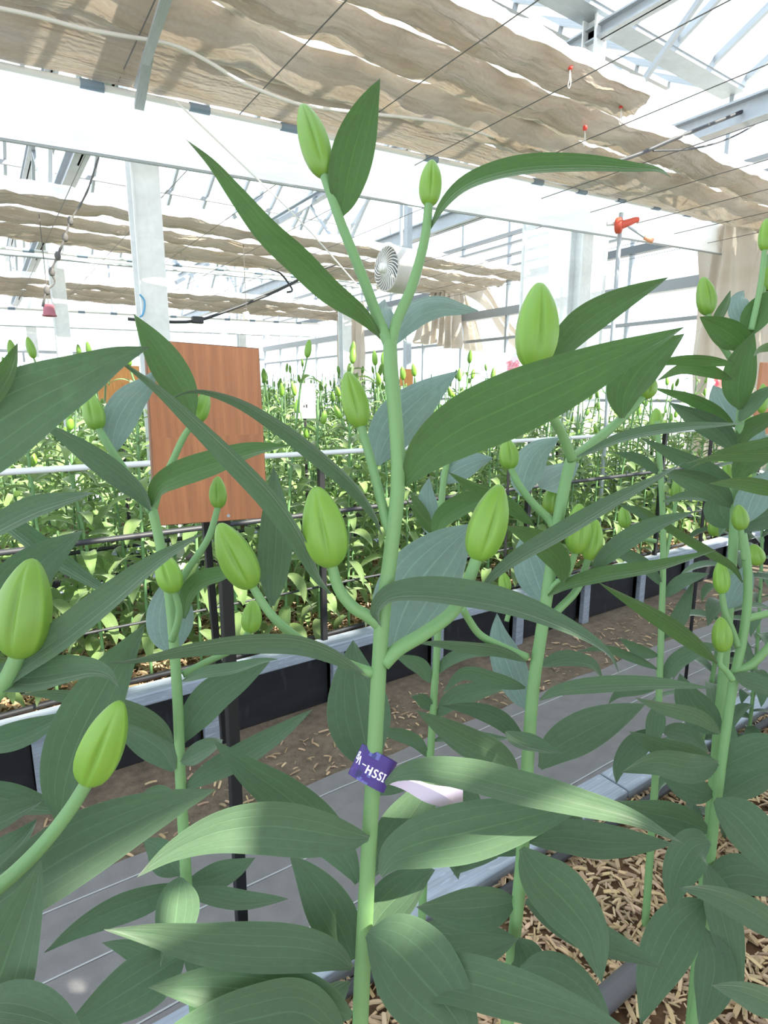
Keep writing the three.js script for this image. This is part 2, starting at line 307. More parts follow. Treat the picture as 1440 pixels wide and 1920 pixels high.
valance(-6.25, 'narrow pale film strip under the second curtain', X0 + 0.1, 5.1, 0.05, (x) => 2.52 + 0.02 * x);
valance(-9.6, 'pale film strip under the third curtain near the hanging pots', X0 + 0.1, 5.1, 0.22, (x) => 2.42 + 0.02 * x);
valance(-13.0, 'wide white film sheet covering the far back wall', X0 + 0.1, 4.2, 0.75, () => 2.86);
// hanging clear film sheet
{
  const t = thing('hanging_film', 'clear plastic film sheet hanging down before the glazed wall', 'plastic film', V3(4, 1.4, -3.3));
  const a = atZ(984, 400, -3.32), b = atZ(1140, 425, -3.2);
  part('film', sheet(30, 24, (u, v) => { const p = a.clone().lerp(b, u); return { x: p.x + 0.02 * noise(u * 4, v * 2, 3), y: lerp(p.y, 1.15, v), z: p.z + 0.05 * noise(u * 6, v * 1.2, 8), u, v: v * 1.6 }; }), M.clearFilm, t, true);
  part('top_bar', tube([a, b], 0.012, 0.012, 2, 8), M.whiteBar, t, true);
  part('edge_pipe', tube([V3(a.x, 1.15, a.z), a], 0.012, 0.012, 2, 8), M.whiteBar, t, true);
  part('edge_pipe', tube([V3(b.x, 1.15, b.z), b], 0.012, 0.012, 2, 8), M.whiteBar, t, true);
}
// gathered side curtains by the gable
function drape(label, x, z, width, yTop, yBot, tie, m) {
  const t = thing('side_curtain', label, 'curtain', V3(x, yBot, z));
  part('cloth', sheet(110, 26, (u, v) => {
    const y = lerp(yTop, yBot, v), pinch = tie ? 1 - 0.62 * Math.exp(-(((y - tie) / 0.16) ** 2)) : 1 - 0.15 * v, a = (u - 0.5) * width * pinch;
    const d = 0.05 * Math.sin(u * 44 + 3 * noise(u * 4, v * 1.2, z)) * (0.7 + 0.5 * noise(u * 6, 1, z)) * (0.5 + 0.5 * pinch) + 0.05 * noise(u * 7, v * 3, z);
    return { x: x + d, y, z: z + a + 0.02 * noise(u * 9, v * 5, 1), u: u * 1.5, v: v * 1.2 };
  }), m, t, true);
  if (tie) part('tie_band', tube([V3(x - 0.09, tie, z - width * 0.2), V3(x - 0.11, tie - 0.01, z), V3(x - 0.09, tie, z + width * 0.2)], 0.012, 0.012, 10, 6), m, t, true);
}
drape('tall cream side curtain gathered by the glazed wall at upper right', 5.25, -2.5, 0.95, 2.72, 0.7, 0, M.cream);
drape('cream curtain gathered at the far corner, between board and fan', 5.2, -8.7, 0.9, 2.75, 0.8, 0, M.cream);
{ // curtain bundled up and hanging like a skirt, with a swag falling to the right
  const t = thing('bundled_curtain', 'cream curtain bundled over a rod and hanging like a skirt beside the fan', 'curtain', V3(5, 1.8, -6.2));
  const c = atZ(845, 535, -6.25), skirt = atZ(845, 652, -6.25), half = 1.05;
  part('skirt', sheet(90, 20, (u, v) => {
    const a = (u - 0.5) * 2, w = half * (0.42 + 0.58 * Math.pow(v, 0.7)), y = lerp(c.y + 0.02, skirt.y, v) - 0.05 * v * noise(u * 5, 1, 1), arch = 0.16 * (1 - v) * (1 - a * a);
    return { x: c.x + a * w * 0.85 + 0.03 * Math.sin(u * 60), y: y + arch - 0.10 * (1 - v), z: c.z - a * w * 0.35 + 0.06 * Math.sin(u * 52 + 2 * noise(u * 5, v, 2)) * (0.3 + v), u: u * 1.4, v: v * 0.7 };
  }), M.cream, t, true);
  const s = [[700, 528], [790, 528], [850, 520], [900, 545], [935, 600], [985, 660], [1010, 690]].map(([x, y]) => atZ(x, y, -6.05));
  part('swag', (() => { const P = smooth(s, 60); return sheet(60, 14, (u, v) => { const p = P[Math.round(u * 60)], w = 0.15 + 0.12 * Math.sin(Math.PI * clamp(u * 1.3 - 0.2, 0, 1)), a = (v - 0.5) * 2; return { x: p.x + a * w * 0.3, y: p.y + 0.06 * (1 - a * a) - a * w * 0.7, z: p.z + 0.07 * (1 - a * a) + 0.02 * Math.sin(v * 20 + u * 6), u: u * 2, v }; }); })(), M.cream, t, true);
}

// ------------------------------------------------------------------ cables, pipes, clips, fan, winch
const px = (list, z) => list.split(' ').map((s) => { const [x, y] = s.split(',').map(Number); return atZ(x, y, z); });
const pd = (list, d) => list.split(' ').map((s) => { const [x, y] = s.split(',').map(Number); return at(x, y, d); });
solo('hanging_cable', tube(px('-40,8 60,28 150,52 225,66 330,86 390,115 450,152 520,182 560,195 620,205 700,214 780,222 840,231 930,258 1000,278 1060,295 1095,305', -2.35), 0.0068, 0.0075, 70, 8), M.whiteWire, 'pale sagging cable slung beneath the near curtain folds', 'cable');
{
  const t = thing('black_cable', 'thick black cable rising to the right in front of the near curtain', 'cable', atZ(1150, 304, -2.45));
  part('sheath', tube(px('1140,308 1200,288 1260,262 1320,238 1380,214 1440,188 1500,160', -1.95), 0.009, 0.011, 30, 8), M.hose, t, true);
  part('loose_strand', tube(px('1225,283 1290,280 1350,266 1400,243 1440,215 1480,180', -1.93), 0.0042, 0.005, 30, 6), M.hose, t, true);
}
{
  const t = thing('black_cable', 'dark cable sloping up from the board towards the fan', 'cable', atZ(370, 602, -6));
  part('sheath', tube(px('240,598 300,603 365,602 420,585 520,545 590,510 690,476 760,452 860,425', -5.6), 0.013, 0.013, 40, 8), M.hose, t, true);
  part('junction', box(-0.05, 0.05, -0.03, 0.03, -0.03, 0.03, 0.01).translate(...atZ(370, 600, -5.6).toArray()), M.hose, t, true);
  part('loose_strand', tube(px('505,504 525,512 540,530 548,545 538,548', -5.6), 0.01, 0.01, 20, 6), M.hose, t, true);
}
solo('tension_wire', tube(px('330,190 468,322 570,422 670,535 760,640', -2.4), 0.0035, 0.0035, 12, 6), M.whiteWire, 'thin white wire slanting down behind the long upper leaf', 'wire');
for (const [x, y, z, n] of [[1097, 240, -2.02, 'middle'], [1165, 198, -1.85, 'right'], [1069, 125, -1.78, 'upper']]) {
  const c = atZ(x, y, z), t = thing('curtain_clip', { middle: 'red curtain clip with a wire hook, on the second fold', right: 'red curtain clip with a wire hook, on the upper fold near the black cable', upper: 'small red curtain clip by the grey steel post' }[n], 'clip', c);
  part('clip_body', new RoundedBoxGeometry(0.018, 0.022, 0.018, 2, 0.006), M.clipRed, t);
  part('hook', tube([V3(0, -0.01, 0), V3(-0.006, -0.05, 0.004), V3(-0.012, -0.075, 0.004), V3(-0.004, -0.08, 0.004), V3(0.004, -0.06, 0.004), V3(0.004, -0.02, 0)], 0.0018, 0.0018, 20, 6), M.whiteWire, t);
}
{ const c = atZ(190, 5, -2.4), t = thing('curtain_hook', 'bare wire hook hanging from the near curtain at top left', 'hook', c); part('loop', tube([V3(0, 0.03, 0), V3(-0.003, -0.02, 0.01), V3(0.0, -0.04, 0.01), V3(0.008, -0.03, 0.01), V3(0.006, 0.03, 0)], 0.002, 0.002, 20, 6), M.whiteWire, t); }
{ // circulation fan
  const c = at(746, 507, 4.6), t = thing('circulation_fan', 'grey round circulation fan with a spiral wire guard, hung below the roof', 'fan', c);
  const r = 0.165, D = 0.22, turn = (g) => g.rotateZ(Math.PI / 2);
  part('housing', turn(lathe([[r - 0.012, -D / 2], [r, -D / 2], [r + 0.004, -D / 2 + 0.01], [r + 0.002, D / 2 - 0.01], [r, D / 2], [r - 0.012, D / 2], [r - 0.012, -D / 2]], 48)), M.fan, t);
  const hub = part('hub', turn(lathe([[0, -0.02], [0.03, -0.02], [0.034, -0.01], [0.036, 0.08], [0, 0.08]], 24)), M.fanGuard, t); hub.position.x = -D / 2 + 0.03;
  for (let i = 0; i < 26; i++) {
    const a0 = (i / 26) * 2 * Math.PI, pts = []; for (let k = 0; k <= 6; k++) { const q = k / 6, rr = lerp(0.034, r - 0.008, q), a = a0 + q * 0.85; pts.push(V3(-D / 2 - 0.012 * (1 - q * q), Math.cos(a) * rr, Math.sin(a) * rr)); }
    part('guard_bar', tube(pts, 0.0035, 0.0035, 10, 5), M.fanGuard, t);
  }
  for (let i = 0; i < 4; i++) { const b = part('blade', sheet(8, 4, (u, v) => ({ x: 0.03 * (v - 0.5) * (1 + u), y: lerp(0.03, r - 0.025, u), z: (v - 0.5) * (0.04 + 0.06 * u) })), M.rail, t); b.rotation.x = i * Math.PI / 2; b.position.x = -0.01; }
  part('motor', turn(lathe([[0, -0.07], [0.05, -0.07], [0.055, -0.06], [0.055, 0.07], [0.05, 0.08], [0, 0.08]], 24)), M.rail, t).position.x = 0.06;
  part('bracket', bar(V3(0.03, r, 0), V3(0.03, r + 0.50, 0), 0.02), M.galv, t); part('hanger_bar', bar(V3(-0.05, r + 0.49, 0), V3(0.94, r + 0.49, 0), 0.025), M.galv, t);
}
solo('fan_post', box(-0.025, 0.025, 0, 2.9, -0.025, 0.025).translate(at(764, 600, 4.95).x, 0, at(764, 600, 4.95).z), M.galv, 'slim grey post standing just behind the round fan', 'post');
{ // hand winch on its pole
  const c = at(1163, 424, 3.4), t = thing('hand_winch', 'red hand winch with crank and pale orange knob on a thin pole', 'winch', V3(c.x, 0, c.z));
  part('pole', tube([V3(0, 0, 0), V3(0, 2.33, 0)], 0.0135, 0.012, 2, 12), M.galv, t);
  const P = (x, y, d = 3.34) => at(x, y, d);
  part('gear_case', lathe([[0, -0.02], [0.03, -0.02], [0.042, -0.012], [0.042, 0.012], [0.03, 0.02], [0, 0.02]], 28).rotateX(Math.PI / 2).rotateY(0.5).translate(...P(1160, 423).toArray()), M.red, t, true);
  part('arm', tube([P(1162, 423), P(1180, 417), P(1190, 413), P(1197, 412)], 0.024, 0.014, 16, 12), M.red, t, true);
  part('shaft', tube([P(1138, 420), P(1166, 419)], 0.010, 0.010, 2, 10), M.whiteBar, t, true);
  part('crank_rod', tube([P(1178, 425), P(1210, 446)], 0.006, 0.006, 2, 8), M.galv, t, true);
  part('knob', tube([P(1208, 445), P(1216, 449), P(1224, 452)], 0.012, 0.014, 10, 12), M.paleOrange, t, true);
}
{ // rope with knots, and hanging pots
  const pts = px('195,268 180,310 165,355 150,385 132,414 122,445 108,480 97,510 103,530 88,545 80,575', -4.2);
  const t = thing('knotted_rope', 'thin dark rope with knots hanging at left of the white column', 'rope', pts[10]);
  part('cord', tube(pts, 0.006, 0.006, 60, 6, null, 0.8), M.rope, t, true);
  for (const i of [4, 5, 6, 7, 9]) part('knot', new THREE.IcosahedronGeometry(0.018, 1).scale(1, 1.5, 0.8).translate(pts[i].x, pts[i].y, pts[i].z), M.rope, t, true);
  const pot = (x, y, d, r, m, label, tilt) => { const c = at(x, y, d), p = thing('hanging_pot', label, 'pot', c); const g = lathe([[r * 0.72, r * 0.9], [r * 0.74, r], [r * 0.02, r], [r * 0.72, r], [r * 0.8, r * 0.9], [r * 0.98, -r * 0.7], [r * 1.1, -r * 0.72], [r * 1.1, -r * 0.95], [r * 0.92, -r * 0.95], [r * 0.7, r * 0.85]], 28); const b = part('pot_body', g, m, p); b.rotation.z = tilt; part('string', tube([V3(0, r, 0), V3(0, 2.53 - c.y, 0)], 0.003, 0.003, 2, 5), M.rope, p); };
  pot(92, 582, 4.2, 0.042, M.pinkPot, 'small dusty pink pot hung upside down on a rope', 0);
  pot(462, 592, 5, 0.032, M.palePot, 'tiny pale cone pot hung upside down above the wooden board', 0.25);
  const bl = px('262,552 270,562 271,578 266,592 262,594', -2.93); solo('cord_loop', tube(bl, 0.004, 0.004, 20, 6), M.blue, 'small loop of blue cord tied on the white column', 'cord');
}

// ------------------------------------------------------------------ aisle mat and raised beds
{
  const mt = thing('weed_mat', 'grey woven weed mat covering the aisle between the beds', 'mat', V3(2, 0.004, -1.3));
  part('sheet', (() => { const g = sheet(160, 14, (u, v) => { const x = lerp(-2.2, 5.2, u), z = lerp(-0.86, -1.62 - 0.02 * noise(u * 30, 1, 1), v); return { x, z, y: 0.006 + 0.006 * noise(x * 3, z * 3, 4) + (v > 0.99 ? 0.008 : 0), u: x, v: z }; }); return g; })(), M.mat, mt, true);
  for (const z of [-1.555, -1.345, -1.135]) part('woven_line', sheet(120, 1, (u, v) => { const x = lerp(-2.2, 5.2, u); return { x, z: z + (v - 0.5) * -0.005, y: 0.0075 + 0.006 * noise(x * 3, z * 3, 4) }; }), M.matLine, mt, true);
}
function raisedBed(label, zf, zb, x0, x1, seed, detail) {
  const t = thing('raised_bed', label, 'planter bed', V3((x0 + x1) / 2, 0, (zf + zb) / 2)), r = rng(seed);
  part('soil', sheet(Math.round((x1 - x0) * 8), 12, (u, v) => { const x = lerp(x0, x1, u), z = lerp(zf - 0.03 * Math.sign(zf - zb), zb + 0.03 * Math.sign(zf - zb), v); return { x, z, y: 0.255 + 0.012 * noise(x * 4, z * 4, seed), u: x, v: z }; }), M.bedSoil, t, true);
  const s = zf > zb ? 1 : -1;
  for (const [z, d] of [[zf, s], [zb, -s]]) {
    for (let x = x0; x < x1 - 0.01; x += 1.1) { const e = Math.min(x + 1.1, x1) - 0.006; part('rim_board', box(x, e, 0.255 + 0.004 * r(), 0.298 + 0.004 * r(), z - 0.035 * d - 0.045, z - 0.035 * d + 0.045, 0.006), M.rim, t, true); }
    if (!detail) { part('side_panel', box(x0, x1, 0.0, 0.26, z - 0.05 * d - 0.01, z - 0.05 * d + 0.01), M.panel, t, true); continue; }
    for (let x = x0; x < x1 - 0.01; x += 0.55) {
      part('post', box(x - 0.028, x + 0.028, 0, 0.256, z - 0.045 * d - 0.012, z - 0.045 * d + 0.018, 0.004), M.rim, t, true);
      part('side_panel', box(x + 0.03, x + 0.52, 0.0, 0.25, z - 0.085 * d - 0.01, z - 0.085 * d + 0.01, 0.004), M.panel, t, true);
    }
    }
  for (const x of [x0, x1]) part('end_panel', box(x - 0.012, x + 0.012, 0, 0.27, Math.min(zf, zb), Math.max(zf, zb)), M.panel, t, true);
  return t;
}
raisedBed('raised bed across the aisle with grey rim and black sides', -2.02, -3.45, -1.6, 5.0, 5, true);
raisedBed('raised bed in the foreground with its rim beside the mat', -0.86, 0.5, -0.9, 5.0, 6, true);
raisedBed('raised bed third from the viewer, hidden below the lilies', -4.15, -5.6, -1.6, 5.0, 7, false);
raisedBed('raised bed fourth from the viewer, hidden far behind', -6.6, -8.1, -1.6, 5.0, 8, false);
raisedBed('raised bed fifth from the viewer, near the back wall', -9.9, -11.6, -1.6, 5.0, 9, false);
function chips(label, x0, x1, z0, z1, y, n, size, seed) {
  const r = rng(seed), g = new THREE.BoxGeometry(1, 0.09, 0.22, 3, 1, 1), p = g.attributes.position;
  for (let i = 0; i < p.count; i++) p.setXYZ(i, p.getX(i), p.getY(i) - 0.25 * p.getX(i) ** 2, p.getZ(i) * (1 - 0.5 * Math.abs(p.getX(i))));
  g.computeVertexNormals();
  const m = new THREE.InstancedMesh(g, M.chip, n), d = new THREE.Object3D(), c = new THREE.Color();
  m.name = numbered('wood_chips'); m.castShadow = m.receiveShadow = true;
  for (let i = 0; i < n; i++) {
    const s = size * (0.45 + 1.0 * r()); d.position.set(lerp(x0, x1, r()), y + 0.012 * r(), lerp(z0, z1, r())); d.rotation.set((r() - 0.5) * 0.8, r() * 6.3, (r() - 0.5) * 0.7, 'YXZ'); d.scale.set(s, s * (0.5 + r()), s * (0.5 + 0.9 * r())); d.updateMatrix(); m.setMatrixAt(i, d.matrix);
    const k = 0.55 + 0.6 * r(); c.setRGB(0.56 * k, (0.38 + 0.05 * r()) * k, (0.22 + 0.06 * r()) * k); m.setColorAt(i, c);
  }
  scene.add(m); return tag(m, label, 'wood chips', null, 'stuff');
}
chips('pale wood chip mulch covering the foreground bed', -0.3, 3.2, -0.80, 0.3, 0.262, 24000, 0.028, 21);
chips('pale wood chip mulch covering the bed across the aisle', -0.9, 4.9, -2.08, -3.38, 0.262, 24000, 0.030, 22);
chips('scattered wood chips lying on the aisle soil by the far bed', -0.6, 4.0, -1.64, -1.95, 0.004, 700, 0.028, 23);
for (const [z, l] of [[-2.16, 'nearer'], [-2.72, 'middle'], [-3.2, 'farther']]) solo('irrigation_hose', tube(Array.from({ length: 12 }, (_, i) => V3(-1.3 + i * 0.55, 0.285 + 0.004 * noise(i, z), z + 0.02 * noise(i * 0.7, z * 3, 2))), 0.011, 0.011, 60, 8), M.hose, l + ' black drip hose lying on the chips across the aisle', 'hose');
for (const [z, l, m, rr] of [[-0.74, 'black drip hose lying on the foreground chips near the rim', M.hose, 0.012], [-0.47, 'thick grey pipe lying on the foreground chips', M.greyPipe, 0.02], [-0.1, 'second black drip hose on the foreground chips', M.hose, 0.012]]) solo('irrigation_hose', tube(Array.from({ length: 12 }, (_, i) => V3(-0.7 + i * 0.5, 0.29, z + 0.02 * noise(i * 0.7, z * 3, 2))), rr, rr, 60, 10), m, l, 'hose');
// plant-support frame in the bed across the aisle
for (const [z, y, r, m, l] of [[-2.09, 0.84, 0.010, M.hose, 'black support rail along the front of the bed across the aisle'], [-2.55, 0.70, 0.009, M.hose, 'black support rail in the middle of the bed across the aisle'], [-2.07, 1.085, 0.010, M.whiteBar, 'pale support rail along the bed behind the wooden board'], [-2.12, 0.52, 0.005, M.hose, 'low black support wire along the front of the bed across the aisle']])
  solo('support_rail', tube([V3(-1.4, y, z), V3(4.9, y, z)], r, r, 2, 8), m, l, 'rail');
for (const z of [-2.08, -2.9]) for (let x = -0.1; x < 4.9; x += 1.2) solo('support_stake', box(x - 0.012, x + 0.012, 0.2, z < -2.5 ? 0.99 : 1.09, z - 0.012, z + 0.012, 0.003), M.black, z < -2.5 ? 'black stake standing in the rear of the bed across the aisle' : 'black stake standing at the front of the bed across the aisle', 'stake', z < -2.5 ? 'rear bed stakes' : 'front bed stakes');

// wooden board on its black stake, seen from behind
{
  const z = -1.02, P = [[271, 639], [480, 655], [497, 968], [290, 983]].map(([x, y]) => atZ(x, y, z)), c = P[0].clone().add(P[2]).multiplyScalar(0.5);
  const t = thing('sign_board', 'reddish brown wooden board on a black stake behind the left lily', 'sign', V3(c.x, 0, z));
  const s = new THREE.Shape(P.map((p) => new THREE.Vector2(p.x - c.x, p.y - c.y)));
  const g = new THREE.ExtrudeGeometry(s, { depth: 0.010, bevelEnabled: true, bevelSize: 0.0015, bevelThickness: 0.0015, bevelSegments: 2 });
  g.rotateZ(0); const uv = g.attributes.uv; for (let i = 0; i < uv.count; i++) uv.setXY(i, uv.getX(i) * 2.2, uv.getY(i) * 1.3);
  const b = part('board', g, [M.board, M.boardEdge], t); b.position.set(0, c.y, 0);
  part('stake', bar(V3(atZ(424, 985, z).x - c.x, 1.13, -0.016), V3(atZ(466, 1905, z).x - c.x, 0.005, -0.016), 0.022, 0.022, 0.002), M.black, t);
  part('stake', bar(V3(atZ(404, 985, z).x - c.x, 1.12, -0.06), V3(atZ(440, 1400, z).x - c.x, 0.62, -0.06), 0.012, 0.012), M.black, t);
  const scr = part('screw', new THREE.CylinderGeometry(0.003, 0.003, 0.002, 12).rotateX(Math.PI / 2), M.galv, t); scr.position.set(atZ(424, 965, z).x - c.x, atZ(424, 965, z).y, 0.012);
}
// small signs among the far lilies
function canvasTex(w, h, f) { const c = document.createElement('canvas'); c.width = w; c.height = h; f(c.getContext('2d'), w, h); const t = new THREE.CanvasTexture(c); t.colorSpace = THREE.SRGBColorSpace; t.magFilter = t.minFilter = THREE.LinearFilter; return t; }
const bloom = (ground, ink, seed) => canvasTex(128, 192, (g, w, h) => {
  const r = rng(seed); g.fillStyle = '#eef1f6'; g.fillRect(0, 0, w, h); g.fillStyle = ground; g.fillRect(14, 20, w - 28, h * 0.62);
  for (let i = 0; i < 40; i++) { g.fillStyle = ink[i % ink.length]; g.globalAlpha = 0.6; g.beginPath(); g.ellipse(w * (0.5 + 0.36 * (r() - 0.5)), h * (0.38 + 0.26 * (r() - 0.5)), 5 + 9 * r(), 4 + 6 * r(), r() * 3, 0, 7); g.fill(); } g.globalAlpha = 1;
});
const print = canvasTex(128, 192, (g, w, h) => { g.fillStyle = '#eef0f2'; g.fillRect(0, 0, w, h); g.fillStyle = '#2a2a30'; g.fillRect(52, 118, 9, 14); g.fillRect(66, 114, 12, 20); g.fillRect(60, 106, 4, 12); g.fillStyle = '#b9c3d6'; for (let i = 0; i < 5; i++) g.fillRect(16, 142 + i * 9, 92, 2); });
function card(label, x, y, d, w, h, map, turn) {
  const c = at(x, y, d), t = thing('plant_card', label, 'card', V3(c.x, 0.0, c.z)); t.rotation.y = turn; const yy = c.y;
  part('stake', box(-0.006, 0.006, 0, yy, -0.012, -0.004), M.black, t);
  const p = part('card_face', new RoundedBoxGeometry(w, h, 0.004, 1, 0.0015), map ? [M.card, M.card, M.card, M.card, std([1, 1, 1], 0.45, { map }), M.card] : M.card, t); p.position.y = yy;
}
card('white card with a pinkish flower photo behind the big dark leaf', 962, 693, 2.75, 0.14, 0.15, bloom('#efe3ea', ['#e58a9a', '#f2b7bf', '#d96a7e'], 3), -0.55);
card('white card with a red flower photo by the right-hand dark lily', 1346, 726, 2.5, 0.095, 0.2, bloom('#f0eef2', ['#e2574f', '#ef8a80', '#d8324a'], 9), -0.6);
card('white card with small black marks right of the wooden board', 572, 752, 2.75, 0.1, 0.16, print, -0.2);
function placard(label, x, y, d, w, h, m, turn) { const c = at(x, y, d), t = thing('small_board', label, 'sign', V3(c.x, 0.0, c.z)); t.rotation.y = turn; const yy = c.y; part('stake', box(-0.01, 0.01, 0, yy, -0.024, -0.008), M.black, t); part('panel', new RoundedBoxGeometry(w, h, 0.012, 2, 0.003), m, t).position.y = yy; }
placard('sunlit orange board among the lilies left of the wooden board', 222, 722, 3.1, 0.22, 0.20, M.orange, 0);
placard('brown board edge at the right edge behind the dark lily', 1440, 760, 2.0, 0.12, 0.28, M.board, -0.2);
placard('small orange board far off beside the main stem', 762, 708, 4.6, 0.11, 0.13, M.orange, -0.2);

// ------------------------------------------------------------------ lilies
// one green for grown leaves, a fresher one for the young leaves at the top, the paler underside, a brighter, yellower green with sunlight painted in for the leaves across the aisle, the stems and the buds
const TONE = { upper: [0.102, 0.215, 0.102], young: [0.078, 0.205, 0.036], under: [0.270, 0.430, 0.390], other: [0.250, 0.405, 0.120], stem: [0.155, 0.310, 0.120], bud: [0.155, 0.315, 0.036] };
const toned = (n, r, amt = 0.10) => { const k = 1 + amt * (r() - 0.5) * 2; return TONE[n].map((c, i) => c * k * (1 + 0.06 * (r() - 0.5) * (i - 1))); };
const width = (t) => Math.max(Math.pow(Math.sin(Math.PI * Math.pow(clamp(t, 0, 1), 0.78)), 0.92), 0.13 * (1 - t) + 0.006);
// P: midrib points, W: greatest width, side(i, T, p): unit vector across the blade
function blade(P, W, side, color, nu = 10, fold = 0.22, wave = 0, seed = 0) {
  const n = P.length - 1, pos = [], uv = [], idx = [], T = V3(0, 0, 0), S = V3(0, 0, 0), N = V3(0, 0, 0);
  for (let i = 0; i <= n; i++) {
    const t = i / n; T.subVectors(P[Math.min(i + 1, n)], P[Math.max(i - 1, 0)]).normalize();
    S.copy(side(t, T, P[i])); S.addScaledVector(T, -S.dot(T)).normalize(); N.crossVectors(T, S).normalize();
    const w = W * 0.86 * width(t) / 2;
    for (let j = 0; j <= nu; j++) {
      const u = (j / nu) * 2 - 1, lift = fold * (Math.pow(Math.abs(u), 1.35) - 0.35) * w + wave * W * 0.22 * u * Math.sin(t * 7 + seed + u) * Math.abs(u) + 0.012 * w * Math.cos(u * 15);
      const c = Math.sqrt(1 - 0.3 * fold * fold);
      pos.push(P[i].x + S.x * u * w * c + N.x * lift, P[i].y + S.y * u * w * c + N.y * lift, P[i].z + S.z * u * w * c + N.z * lift); uv.push(j / nu, t);
    }
  }
  for (let i = 0; i < n; i++) for (let j = 0; j < nu; j++) { const a = i * (nu + 1) + j, b = a + nu + 1; idx.push(a, b, a + 1, b, b + 1, a + 1); }
  return finish(pos, uv, idx, color);
}
const budShape = [[0, 0.30], [0.03, 0.48], [0.08, 0.68], [0.16, 0.85], [0.28, 0.97], [0.40, 1], [0.52, 0.965], [0.64, 0.885], [0.75, 0.75], [0.85, 0.575], [0.92, 0.42], [0.965, 0.28], [0.99, 0.16], [1, 0.02]];
function budGeo(base, tip, diam, color, spin = 0, k = 72, fine = true) {
  const rows = fine ? 26 : 10, pos = [], uv = [], col = [], idx = [], ax = tip.clone().sub(base), L = ax.length(); ax.normalize();
  const A = V3(Math.abs(ax.y) < 0.9 ? 0 : 1, Math.abs(ax.y) < 0.9 ? 1 : 0, 0); A.addScaledVector(ax, -A.dot(ax)).normalize(); const B = ax.clone().cross(A);
  const prof = (t) => { for (let i = 1; i < budShape.length; i++) if (t <= budShape[i][0] + 1e-9) { const [a, ra] = budShape[i - 1], [b, rb] = budShape[i]; return lerp(ra, rb, (t - a) / (b - a)); } return 0.02; };
  for (let i = 0; i <= rows; i++) {
    const q = i / rows, t = 0.5 - 0.5 * Math.cos(Math.PI * q), pr = prof(t);
    for (let j = 0; j <= k; j++) {
      const a = (j / k) * 2 * Math.PI + spin; let groove = 0, rib = 0;
      for (let m = 0; m < 3; m++) { const d = Math.atan2(Math.sin(a - m * 2.0944), Math.cos(a - m * 2.0944)), e = Math.atan2(Math.sin(a - 1.0472 - m * 2.0944), Math.cos(a - 1.0472 - m * 2.0944)); groove += Math.exp(-((d / 0.13) ** 2)); rib += Math.exp(-((e / 0.13) ** 2)); }
      const body = Math.sin(Math.PI * clamp(t, 0.02, 0.98)), r = diam / 2 * pr * (1 - 0.19 * groove * body + 0.07 * rib * body + 0.03 * Math.cos(3 * (a - 1.0472)));
      pos.push(base.x + ax.x * L * t + (A.x * Math.cos(a) + B.x * Math.sin(a)) * r, base.y + ax.y * L * t + (A.y * Math.cos(a) + B.y * Math.sin(a)) * r, base.z + ax.z * L * t + (A.z * Math.cos(a) + B.z * Math.sin(a)) * r);
      uv.push(j / k, t); const s = 1 + 0.05 * noise(a * 9, t * 3, 2) + 0.16 * rib; col.push(color[0] * s, color[1] * s, color[2] * s);
    }
  }
  for (let i = 0; i < rows; i++) for (let j = 0; j < k; j++) { const a = i * (k + 1) + j, b = a + k + 1; idx.push(a, a + 1, b, b, a + 1, b + 1); }
  const g = finish(pos, uv, idx); g.setAttribute('color', new THREE.Float32BufferAttribute(col, 3)); return g;
}
// ---- plants set out stem by stem: every list gives points along a stem, a midrib or a bud axis, with the depth of its base and how much farther its tip is
let plant = null, pr = rng(77);
function hero(label, list, d, wpx, top = 0.8, toGround = true) {
  const pts = pd(list, d), b = pts[0];
  if (toGround) { const s = pts[0].clone().sub(pts[1]).normalize(), drop = (b.y - 0.25); pts.unshift(b.clone().add(V3(s.x * drop * 0.5, -drop, s.z * drop * 0.5))); }
  plant = thing('lily_plant', label, 'lily', pts[0].clone().setY(toGround ? 0.25 : pts[0].y));
  plant.d = undefined; const r = (wpx * d) / FOCAL / 2;
  part('stem', tube(pts, r * 1.1, r * top, 60, 16, toned('stem', pr, 0.06), 0.05), M.stem, plant, true);
  return plant;
}
function deep(list, d, dz) { const a = list.split(' ').map((s) => s.split(',').map(Number)); return a.map(([x, y], i) => at(x, y, d + dz * (i / (a.length - 1)))); }
function L(list, d, dz, w, tone, roll = 0, fold = 0.25, o = {}) {
  const P = smooth(deep(list, d, dz), 36), W = (w * (d + dz * 0.45)) / FOCAL / Math.max(0.3, Math.cos(THREE.MathUtils.degToRad(roll))), q = THREE.MathUtils.degToRad(roll);
  const g = blade(P, W, (t, T, p) => { const view = p.clone().sub(EYE).normalize(), s = T.clone().cross(view).normalize(), n = s.clone().cross(T); const a = q + (o.twist ?? 0) * t; return s.multiplyScalar(Math.cos(a)).addScaledVector(n, Math.sin(a)); }, toned(tone, pr), 16, tone === 'under' ? -fold : fold, o.wave ?? 0.15, pr() * 6);
  return part('leaf', g, M.leaf, plant, true);
}
function B(tip, base, d, dz, w, tone = 'bud', stalk, sw = 18, sd = 0) {                     // a bud with its pedicel
  const [tx, ty] = tip.split(',').map(Number), [bx, by] = base.split(',').map(Number);
  const b = at(bx, by, d), t = at(tx, ty, d + dz);
  part('bud', budGeo(b, t, (w * d) / FOCAL, toned(tone, pr), pr() * 6), M.bud, plant, true);
  if (stalk) { const P = deep(stalk, d, sd); P[0].copy(b.clone().addScaledVector(b.clone().sub(t).normalize(), -0.004)); const r = (sw * d) / FOCAL / 2; part('pedicel', tube(P, r * 0.82, r * 1.05, 30, 14, toned('stem', pr, 0.06)), M.stem, plant, true); }
}
